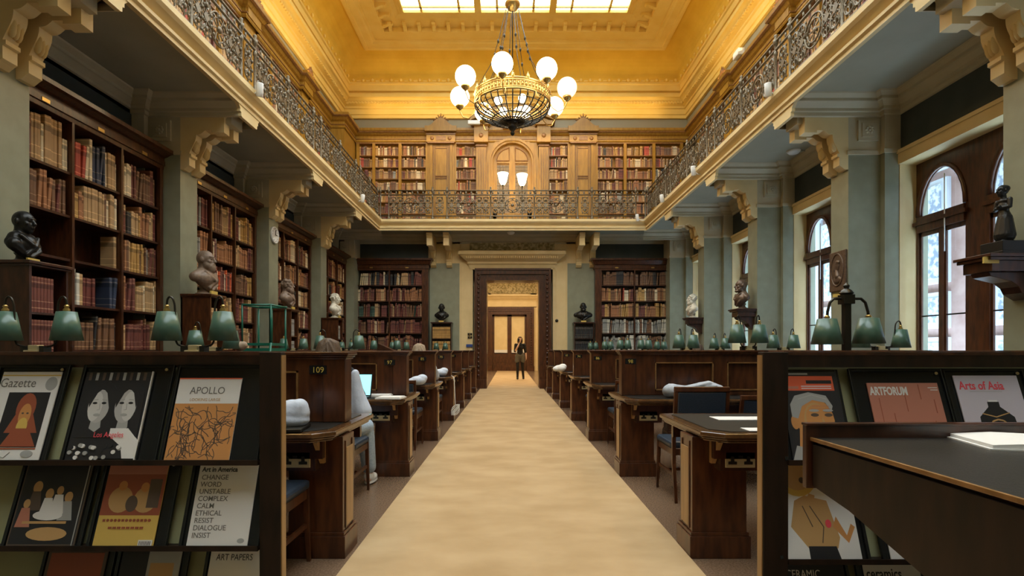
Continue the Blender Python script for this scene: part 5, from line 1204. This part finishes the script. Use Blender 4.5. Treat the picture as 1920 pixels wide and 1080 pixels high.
# ------------------------------------------------------------------ black topped desk close to the camera, on the window side
t = thing('catalogue_desk', 'black topped desk with a raised wooden rear lip, close to the camera', 'desk', (.95, 1.7, 0))
zt = .942
MB().box(.01, 2.2, -1.3, -.012, zt-.012, zt).build('leather_top', 'leather_black', t)
MB().box(0, .008, -1.3, 0, zt-.01, zt+.002).build('light_edge', 'walnut_edge', t, bevel=.002)
MB().box(-.012, 2.2, -.012, .01, zt-.16, zt+.045).box(-.014, 2.2, -.018, .014, zt+.038, zt+.046).build('rear_lip', 'mahogany', t, bevel=.002)
MB().prism([(-.02, zt-.02), (-1.3, zt-.02), (-1.3, .5), (-.9, .58), (-.5, zt-.25), (-.2, zt-.175), (-.02, zt-.15)], 'x', .004, .03).build('side_apron', 'ebony_wood', t)
MB().box(.02, 2.2, -1.3, -.02, zt-.03, zt-.013).build('underframe', 'mahogany', t)
for x, y in ((.5, -.1), (.5, -1.2), (2.1, -.1), (2.1, -1.2)): MB().box(x-.03, x+.03, y-.03, y+.03, 0, zt-.03).build('leg', 'mahogany', t)
t = thing('open_book', 'white open book lying on the black topped desk', 'book', (1.62, 1.52, zt), R(-14))
MB().box(-.27, .27, -.11, .12, 0, .004).build('board', 'paper', t)
for s_ in (-1, 1):
    P = [(0, .006), (s_*.05, .02), (s_*.15, .022), (s_*.26, .014), (s_*.26, .004), (0, .004)]
    MB().prism(P, 'y', -.105, .115).build('page_block', 'paper', t, bevel=.001)
t = thing('pencil', 'yellow pencil on the open white book', 'pencil', (1.5, 1.44, zt+.033), R(20))
MB().tube([(0, 0, 0), (.15, 0, 0)], .004, 6).build('shaft', 'ink_10', t); MB().tube([(-.014, 0, 0), (0, 0, 0)], [.0006, .0038], 6).build('point', 'ink_11', t)
# ------------------------------------------------------------------ things on the desks
DT = .761
def P3(px, py, z=DT): Y = (CAMZ-z)*1000/(py-VY); return PX(px, Y), Y
x, y = -1.27, 3.12
blob('backpack', [('e', (0, 0, .09), (.1, .07, .08)), ('e', (-.02, 0, .05), (.12, .08, .05)), ('e', (.04, 0, .12), (.05, .06, .055))], .008, 'pale_bag', None, 4, (x, y, DT)); tag(bpy.data.objects['backpack'], 'pale blue rounded bag standing on the first desk, busts side', 'bag')
t = thing('closed_laptop', 'closed dark laptop lying on the first desk by the pale bag', 'laptop', (-1.2, 3.1, DT), R(8)); MB().box(-.18, .02, -.14, .1, 0, .018).build('body', 'dark_metal', t, bevel=.004)
# laptop of the reader
t = thing('open_laptop', 'open laptop with a glowing pale blue screen on the second desk', 'laptop', (-1.50, 5.02, DT), R(-4))
MB().box(-.16, .16, -.11, .11, 0, .016).build('keyboard_base', 'dark_metal', t, bevel=.004)
sc_ = MB().box(-.16, .16, 0, .008, 0, .22).build('display', 'dark_metal', t, loc=(0, .11, .016), rot=(R(-15), 0, 0)); MB().box(-.15, .15, -.001, 0, .01, .21).build('glowing_screen', 'screen_glow', sc_)
for (px, py, a, W, H, lb) in ((706, 741, 5, .3, .2, 'open white papers beside the laptop on the second desk'), (733, 745, -6, .24, .2, 'stack of white pages near the edge of the second desk')):
    x, y = P3(px, py, DT+.01); t = thing('papers', lb, 'papers', (x, y, DT), R(a)); MB().box(-W/2, W/2, -H/2, H/2, 0, .012).build('lower_sheets', 'paper', t); MB().box(-W/2+.02, W/2-.01, -H/2+.01, H/2-.02, .0125, .02).build('upper_sheets', 'paper', t)
def bag(label, px, py, k, m='pale_bag', name='cloth_bag', pr=None, rz=0, voxel=.008):
    x, y = P3(px, py); o = blob(name, pr or [('e', (0, 0, .06), (.11, .08, .06)), ('e', (.05, .02, .09), (.07, .07, .05)), ('e', (-.07, -.01, .05), (.06, .07, .045))], voxel, m, None, 4, (x, y, DT), (0, 0, rz), (k, k, k)); tag(o, label, 'bag'); return o
bag('pale blue bag lying on the third desk, busts side', 784, 722, 1.0)
bag('pale bag lying on the fourth desk, busts side', 826, 706, 1.1)
bag('white bag at the end of a far desk, window side', 1050, 697, 1.2, 'paper')
# grey coat on the second desk window side
o = blob('folded_coat', [('e', (-.17, -.02, .07), (.09, .08, .065)), ('t', [(-.2, 0, .06), (-.02, .02, .07), (.2, .04, .1), (.3, .02, .07)], [.06, .045, .06, .05]), ('e', (.18, .05, .1), (.12, .08, .05)), ('e', (.05, .0, .04), (.2, .09, .04)), ('t', [(-.2, -.06, .1), (0, -.05, .1), (.2, 0, .14)], [.015, .012, .015]),
    ('t', [(-.18, .05, .12), (0, .02, .1), (.25, -.02, .11)], [.014, .01, .014])], .008, 'grey_cloth', None, 4, (PX(1292, 5.15), 5.15, DT)); tag(o, 'crumpled grey coat lying on the second desk, window side', 'coat')
# papers on the first desk, window side
for (px, py, W, H, lb) in ((1392, 785, .38, .17, 'large pale sheet at the rear of the first desk, window side'), (1452, 806, .34, .12, 'pale sheet near the front edge of the first desk, window side')):
    x, y = P3(px, py); o = MB().box(-W/2, W/2, -H/2, H/2, 0, .004).build('paper_sheet', 'paper', loc=(x, y, DT)); tag(o, lb, 'paper')
# coiled white cable
x, Y = PX(862, 9.0), 9.0
P = [(.0, 0, .78), (.05, -.1, .76), (.06, -.13, .7), (.07, -.14, .5), (.08, -.14, .32)]
for k in range(40): a = k*.7; P.append((.08+.07*math.sin(a), -.14+.01*math.sin(a*3), .22+.09*math.cos(a*.93)))
o = MB().tube(P, .006, 6).build('white_cable', 'white_paint', loc=(PX(846, 9.0), 9.05, 0)); tag(o, 'white cable hanging in a tangled loop from a desk end, busts side', 'cable')
t = thing('dark_notebook_stand', 'small tilted brown reading stand on top of the screen, busts side', 'book stand', (PX(725, 7.5), 7.5, CAMZ-.012)); MB().prism([(-.12, 0), (.12, 0), (-.1, .1)], 'y', -.08, .08).build('sloping_board', 'mahogany', t)
# ------------------------------------------------------------------ chandelier
CY = 11.0; CXX = PX(961, CY); t = thing('chandelier', 'great brass ring chandelier with eight globe lamps and an openwork basket', 'chandelier', (CXX, CY, 6.25))
RR = .77
m = MB()
for z, r in ((0, .022), (.04, .014), (.17, .014), (.21, .02)): m.tube([(RR*math.cos(k*math.pi/24), RR*math.sin(k*math.pi/24), z) for k in range(48)], r, 8, closed=True)
for k in range(64):
    a = k*math.pi/32; x, y = RR*math.cos(a), RR*math.sin(a); m.tube([(x, y, 0), (x, y, .2)], .006, 4)
    m.sph((RR*math.cos(a+.05), RR*math.sin(a+.05), .105), (.022, .022, .035), 0, 6, 4)
for k in range(16):
    a = k*math.pi/8; x, y = RR*math.cos(a), RR*math.sin(a)
    m.sph((x, y, .25), (.04, .04, .05), 0, 8, 6).tube([(x, y, .24), (x, y, .34)], [.02, .004], 6)
m.build('ring_band', 'brass', t)
m = MB()
for k in range(32):
    a = k*math.pi/16; m.tube([(RR*math.cos(a)*math.cos(b_), RR*math.sin(a)*math.cos(b_), -.34*math.sin(b_)) for b_ in [j*1.45/6 for j in range(7)]], .013, 5)
for b_, r in ((.35, .008), (.7, .008), (1.0, .012), (1.25, .012)): m.tube([(RR*math.cos(b_)*math.cos(k*math.pi/20), RR*math.cos(b_)*math.sin(k*math.pi/20), -.34*math.sin(b_)) for k in range(40)], r, 5, closed=True)
m.build('basket', 'dark_metal', t)
MB().lathe([(.001, -.62), (.03, -.6), (.05, -.56), (.03, -.52), (.09, -.46), (.1, -.42), (.06, -.38), (.12, -.34), (.13, -.31), (.02, -.28)], (0, 0, 0), 20).build('finial', 'bronze_dark', t)
MB().lathe([(.012, -.3), (.012, 4.3)], (0, 0, 0), 8).build('stem', 'dark_metal', t)
m = MB().lathe([(.02, 1.95), (.1, 2.0), (.14, 2.06), (.16, 2.1), (.14, 2.14), (.15, 2.2), (.13, 2.24), (.02, 2.26)], (0, 0, 0), 20)
m.build('crown', 'brass', t)
m = MB()
for z in (2.34, 2.5): m.tube([(.13*math.cos(k*math.pi/12), .13*math.sin(k*math.pi/12), z) for k in range(24)], .012, 6, closed=True)
for k in range(8): a = k*math.pi/4; m.tube([(.14*math.cos(a), .14*math.sin(a), 2.22), (.13*math.cos(a), .13*math.sin(a), 2.5), (.02, 0, 2.7)], .008, 5)
m.build('upper_cage', 'dark_metal', t)
for k in range(8):
    a = k*math.pi/4+.2; P = [(.13, 2.0), (.3, 1.3), (.36, 1.1), (.37, 1.02), (.46, .8), (RR, .24)]
    o = MB().tube([(r*math.cos(a), r*math.sin(a), z) for r, z in P], .007, 5)
    for (r, z) in (P[1], P[3]): o.sph((r*math.cos(a), r*math.sin(a), z), (.022, .022, .045), 0, 8, 6)
    o.build('hanging_chain', 'dark_metal', t)
RG = 1.12
for k in range(8):
    th = R(-10+45*k); a = -math.pi/2+th
    cs, sn = math.cos(a), math.sin(a); gz = .28
    P = [(RR, .02), (RR+.05, -.1), (RR+.16, -.19), (RR+.28, -.15), (RG, -.02), (RG, .04)]
    P2 = []
    for i in range(len(P)-1):
        for j in range(3): P2.append((P[i][0]+(P[i+1][0]-P[i][0])*j/3, P[i][1]+(P[i+1][1]-P[i][1])*j/3))
    P2.append(P[-1])
    ar = MB().tube([(r*cs, r*sn, z) for r, z in P2], .011, 6).lathe([(.02, .0), (.03, .02), (.06, .04), (.085, .07), (.09, .1), (.06, .1)], (RG*cs, RG*sn, 0), 18).build('arm', 'brass', t)
    MB().sph((RG*cs, RG*sn, gz+.0), .2, 0, 28, 18).build('globe', 'globe_glow_dim' if k == 2 else 'globe_glow', ar)
for k in range(4):
    a = k*math.pi/2+.6; MB().sph((.35*math.cos(a), .35*math.sin(a), .02), .085, 0, 16, 10).build('inner_globe', 'globe_glow', t)
# gallery torch lamps in front of the arched door
for (px, py, g, lb) in ((943, 335, 'lamp_glow', 'glowing glass shade lamp on the gallery in front of the arched door, brighter one'), (979, 337, 'lamp_glow', 'glowing glass shade lamp on the gallery in front of the arched door, second one')):
    Y = 16.35; t = thing('gallery_lamp', lb, 'lamp', (PX(px, Y), Y, ZT), 0, 'lit gallery lamps')
    zz = PZ(py, Y)-ZT
    MB().lathe([(.1, 0), (.1, .03), (.02, .06), (.015, zz-.25), (.03, zz-.22), (.05, zz-.2)], (0, 0, 0), 14).build('stand', 'bronze_iron', t)
    MB().lathe([(.05, zz-.2), (.11, zz-.1), (.14, zz+.05), (.17, zz+.16)], (0, 0, 0), 20).build('glass_shade', g, t)
# added warm fill lights above the gallery cornice, without fixtures, to brighten the cove
COVE = 5
for s_, x in ((-1, CX-CH+.3), (1, CX+CH-.3)):
    area('added_cove_fill', (x, 7.0, 8.32), (R(180), R(-18)*s_, 0), .15, 15, COVE*10, WARM, spread=150)
area('added_cove_fill', (CX, 16.85, 8.62), (R(168), 0, 0), 9.5, .15, COVE*5, WARM, spread=150)
# added warm fill lights, without fixtures, over the gallery bookcases
GAL = 7
area('added_gallery_fill', (0, 16.45, 8.05), (R(22), 0, 0), 9, .12, GAL*5, WARM, spread=140)
for s_ in (-1, 1): area('added_gallery_fill', (s_*4.75+.1, 7.5, 8.0), (0, R(25)*s_, 0), .12, 15, GAL*12, WARM, spread=140)
# ------------------------------------------------------------------ people
def hand(name, parent, wrist, direc, up, k, mtl='skin', curl=.5, hold=None):
    """palm with four unequal bent fingers and a thumb leaving the side of the palm"""
    d = Vector(direc).normalized(); u = Vector(up); u = (u-d*u.dot(d)).normalized(); s_ = d.cross(u); W = Vector(wrist)
    L = [('t', [W-d*.02, W+d*.035*k, W+d*.075*k], [.02*k, .026*k, .024*k]), ('t', [W+d*.03*k+s_*.018*k, W+d*.08*k+s_*.028*k], [.015*k, .013*k]), ('t', [W+d*.03*k-s_*.018*k, W+d*.08*k-s_*.028*k], [.015*k, .013*k])]
    for j, ln in zip((-1.5, -.5, .5, 1.5), (.06, .075, .08, .068)):
        b0 = W+d*.085*k+s_*j*.0185*k; p1 = b0+(d*math.cos(curl*.6)-u*math.sin(curl*.6))*ln*.45*k; p2 = p1+(d*math.cos(curl*1.4)-u*math.sin(curl*1.4))*ln*.32*k; p3 = p2+(d*math.cos(curl*2)-u*math.sin(curl*2))*ln*.25*k
        L.append(('t', [b0, p1, p2, p3], [.0085*k, .008*k, .0075*k, .006*k]))
    b0 = W+d*.02*k+s_*.022*k; L.append(('t', [b0, b0+(s_*.6+d*.7-u*.2)*.035*k, b0+(s_*.7+d*1.3-u*.5)*.045*k], [.012*k, .0095*k, .008*k]))
    return L
# woman standing beyond the doorway
PY = 21.7; pxx = PX(975, PY); K = 1.0
t = thing('person', 'woman in black top and grey shorts standing beyond the doorway, hand raised to her face', 'person', (pxx, PY, .011))
sk = [('t', [(-.09, 0, .95), (-.1, -.03, .52), (-.1, .0, .1)], [.085, .058, .04]), ('t', [(.09, 0, .95), (.1, .02, .52), (.14, .1, .1)], [.085, .058, .04]),
      ('e', (0, 0, 1.0), (.165, .11, .13)), ('t', [(0, 0, 1.0), (0, 0, 1.2), (0, 0, 1.38)], [.12, .105, .12]), ('e', (0, -.03, 1.3), (.14, .1, .09)), ('e', (0, 0, 1.42), (.17, .07, .05)), ('t', [(0, 0, 1.42), (0, 0, 1.52)], [.05, .045]),
      ('t', [(-.17, 0, 1.41), (-.2, -.04, 1.14), (-.1, -.2, 1.33), (-.035, -.16, 1.48)], [.05, .04, .032, .024]), ('t', [(.17, 0, 1.41), (.23, .02, 1.13), (.25, -.04, .9)], [.05, .04, .026]),
      ('e', (-.1, -.05, .045), (.042, .12, .035)), ('e', (.14, .05, .05), (.042, .12, .035))]
sk += [(p[0],)+tuple(p[1:]) for p in []]
hd = head_prims((0, 0, 1.63), 1.0)
hd = [(p[0], (Matrix.Rotation(R(170), 3, 'Z') @ (Vector(p[1])-Vector((0, 0, 1.63))))+Vector((0, 0, 1.63)), p[2]) if p[0] == 'e' else ('t', [(Matrix.Rotation(R(170), 3, 'Z') @ (Vector(q)-Vector((0, 0, 1.63))))+Vector((0, 0, 1.63)) for q in p[1]], p[2]) for p in hd]
sk += hd + hand('h', t, (-.035, -.16, 1.49), (.1, -.05, 1), (0, -1, 0), .9, curl=.7) + hand('h', t, (.25, -.04, .9), (0, -.05, -1), (1, 0, 0), .9, curl=.5)
blob('body', sk, .008, 'skin', t, 3)
blob('black_top', [('t', [(0, 0, 1.02), (0, 0, 1.2), (0, 0, 1.38)], [.13, .118, .13]), ('e', (0, -.035, 1.3), (.15, .11, .1)), ('e', (0, 0, 1.42), (.185, .085, .06)), ('t', [(-.17, 0, 1.41), (-.2, -.04, 1.16)], [.065, .055]), ('t', [(.17, 0, 1.41), (.225, .015, 1.12)], [.065, .055])], .01, 'black_cloth', t, 3)
blob('grey_shorts', [('e', (0, 0, .99), (.185, .13, .12)), ('t', [(-.095, 0, .95), (-.11, -.01, .76)], [.105, .1]), ('t', [(.095, 0, .95), (.11, .01, .76)], [.105, .1])], .01, 'skirt_grey', t, 3)
blob('black_tights', [('t', [(-.09, 0, .85), (-.1, -.03, .52), (-.1, .0, .08)], [.088, .063, .045]), ('e', (-.1, -.05, .05), (.048, .125, .042))], .01, 'black_cloth', t, 3)
blob('black_tights', [('t', [(.09, 0, .85), (.1, .02, .52), (.14, .1, .08)], [.088, .063, .045]), ('e', (.14, .05, .055), (.048, .125, .042))], .01, 'black_cloth', t, 3)
blob('hair', [('e', (0, .035, 1.675), (.088, .09, .085)), ('e', (-.08, .0, 1.59), (.035, .06, .11)), ('e', (.08, .0, 1.59), (.035, .06, .11)), ('e', (0, .07, 1.57), (.09, .05, .11)), ('e', (.0, -.03, 1.725), (.07, .06, .03))], .01, 'hair_brown', t, 3)
MB().box(-.035, .035, -.008, 0, -.07, .07).build('phone', 'black_plastic', t, loc=(-.05, -.19, 1.60), bevel=.004)
# seated reader on the busts side, seen over and beside the first screen
def seated(label, x, y, hair, out=.14, top=('grey_cloth', 'jacket')):
    t = thing('person', label, 'person', (x, y, 0))
    fx = {-1: -.14, 1: out}
    sk = [('e', (0, -.08, .56), (.17, .14, .1)), ('t', [(0, -.1, .58), (0, -.06, .8), (0, .0, 1.0)], [.13, .12, .13]), ('e', (0, 0, 1.03), (.18, .09, .06)), ('t', [(0, .01, 1.03), (0, .05, 1.12)], [.055, .05])]
    for s_ in (-1, 1):
        sk += [('t', [(s_*.09, -.05, .55), (fx[s_]*.93, .36, .53), (fx[s_], .42, .12)], [.085, .06, .042]), ('e', (fx[s_], .47, .05), (.04, .12, .035)),
               ('t', [(s_*.18, 0, 1.02), (s_*.24, .12, .82), (s_*.13, .36, .805)], [.05, .042, .028])]
        sk += hand('h', t, (s_*.13, .37, .80), (-s_*.2, 1, -.02), (0, 0, 1), .9, curl=.35)
    c = Vector((0, .09, 1.18)); rt = Matrix.Rotation(R(-25), 3, 'X')
    for p in head_prims(c, 1.0):
        sk.append((p[0], rt @ (Vector(p[1])-c)+c, p[2]) if p[0] == 'e' else ('t', [rt @ (Vector(q)-c)+c for q in p[1]], p[2]))
    blob('body', sk, .009, 'skin', t, 3)
    blob(top[1], [('t', [(0, -.1, .56), (0, -.06, .8), (0, .0, .98)], [.15, .14, .145]), ('e', (0, 0, 1.02), (.2, .11, .075))]+[('t', [(s_*.18, 0, 1.02), (s_*.24, .12, .82), (s_*.14, .34, .805)], [.065, .058, .045]) for s_ in (-1, 1)], .011, top[0], t, 3)
    blob('jeans', [('e', (0, -.08, .56), (.185, .155, .105))]+[('t', [(s_*.09, -.05, .55), (fx[s_]*.93, .36, .53), (fx[s_], .42, .16)], [.095, .08, .066]) for s_ in (-1, 1)], .011, 'denim', t, 3)
    for s_ in (-1, 1): blob('shoe', [('e', (fx[s_], .5, .045), (.05, .13, .04)), ('e', (fx[s_], .43, .075), (.045, .06, .055)), ('e', (fx[s_], .5, .018), (.052, .14, .016))], .007, 'sneaker', t, 2)
    blob('hair', [('e', (0, .05, 1.215), (.098, .115, .1)), ('e', (0, -.02, 1.15), (.085, .06, .1)), ('e', (-.07, .03, 1.15), (.035, .06, .09)), ('e', (.07, .03, 1.15), (.035, .06, .09))]+[('t', [(.02*math.cos(a), .02+.03*math.sin(a), 1.312), (.075*math.cos(a+.2*math.sin(7*a)), .05+.09*math.sin(a+.2*math.sin(7*a)), 1.275+.008*math.sin(5*a)), (.1*math.cos(a+.3*math.sin(5*a)), .04+.115*math.sin(a+.3*math.sin(5*a)), 1.18-.02*math.cos(3*a))], [.007, .011, .012]) for a in [k*.21 for k in range(30)]], .005, hair, t, 2)
    return t
seated('reader with brown hair bent over the second desk, busts side', -1.52, 4.42, 'hair_brown', out=.24, top=('black_cloth', 'dark_jumper'))
pr = seated('reader with short fair hair behind the third screen, busts side', -1.36, 7.95, 'hair_fair')
seated('dark haired reader low behind a screen on the window side', PX(1320, 7.7), 7.95, 'hair_brown', top=('black_cloth', 'dark_jumper')).location.z = -.0
# extended leg in pale jeans with a white sneaker stays part of the first reader; her coat hangs from the chair
o = blob('pale_coat', [('t', [(0, 0, .28), (.02, 0, .12), (.06, .0, -.02)], [.03, .05, .07]), ('t', [(-.06, 0, .26), (-.08, 0, 0)], [.03, .06]), ('e', (0, 0, .02), (.1, .04, .12)), ('t', [(-.14, 0, .24), (-.16, 0, .05)], [.03, .05])], .009, 'pale_bag', None, 4, (-1.2, 4.14, .76)); tag(o, 'pale blue grey coat hanging over the reader\'s chair back', 'coat')
o = blob('fur_hat', [('e', (0, 0, .05), (.06, .055, .05)), ('e', (.03, 0, .06), (.04, .045, .04)), ('e', (-.03, .01, .045), (.04, .04, .035))], .006, 'hair_fair', None, 1, (PX(451, 5.5), 5.5, CAMZ-.012)); tag(o, 'small furry brown ball resting on the second screen, busts side', 'hat')
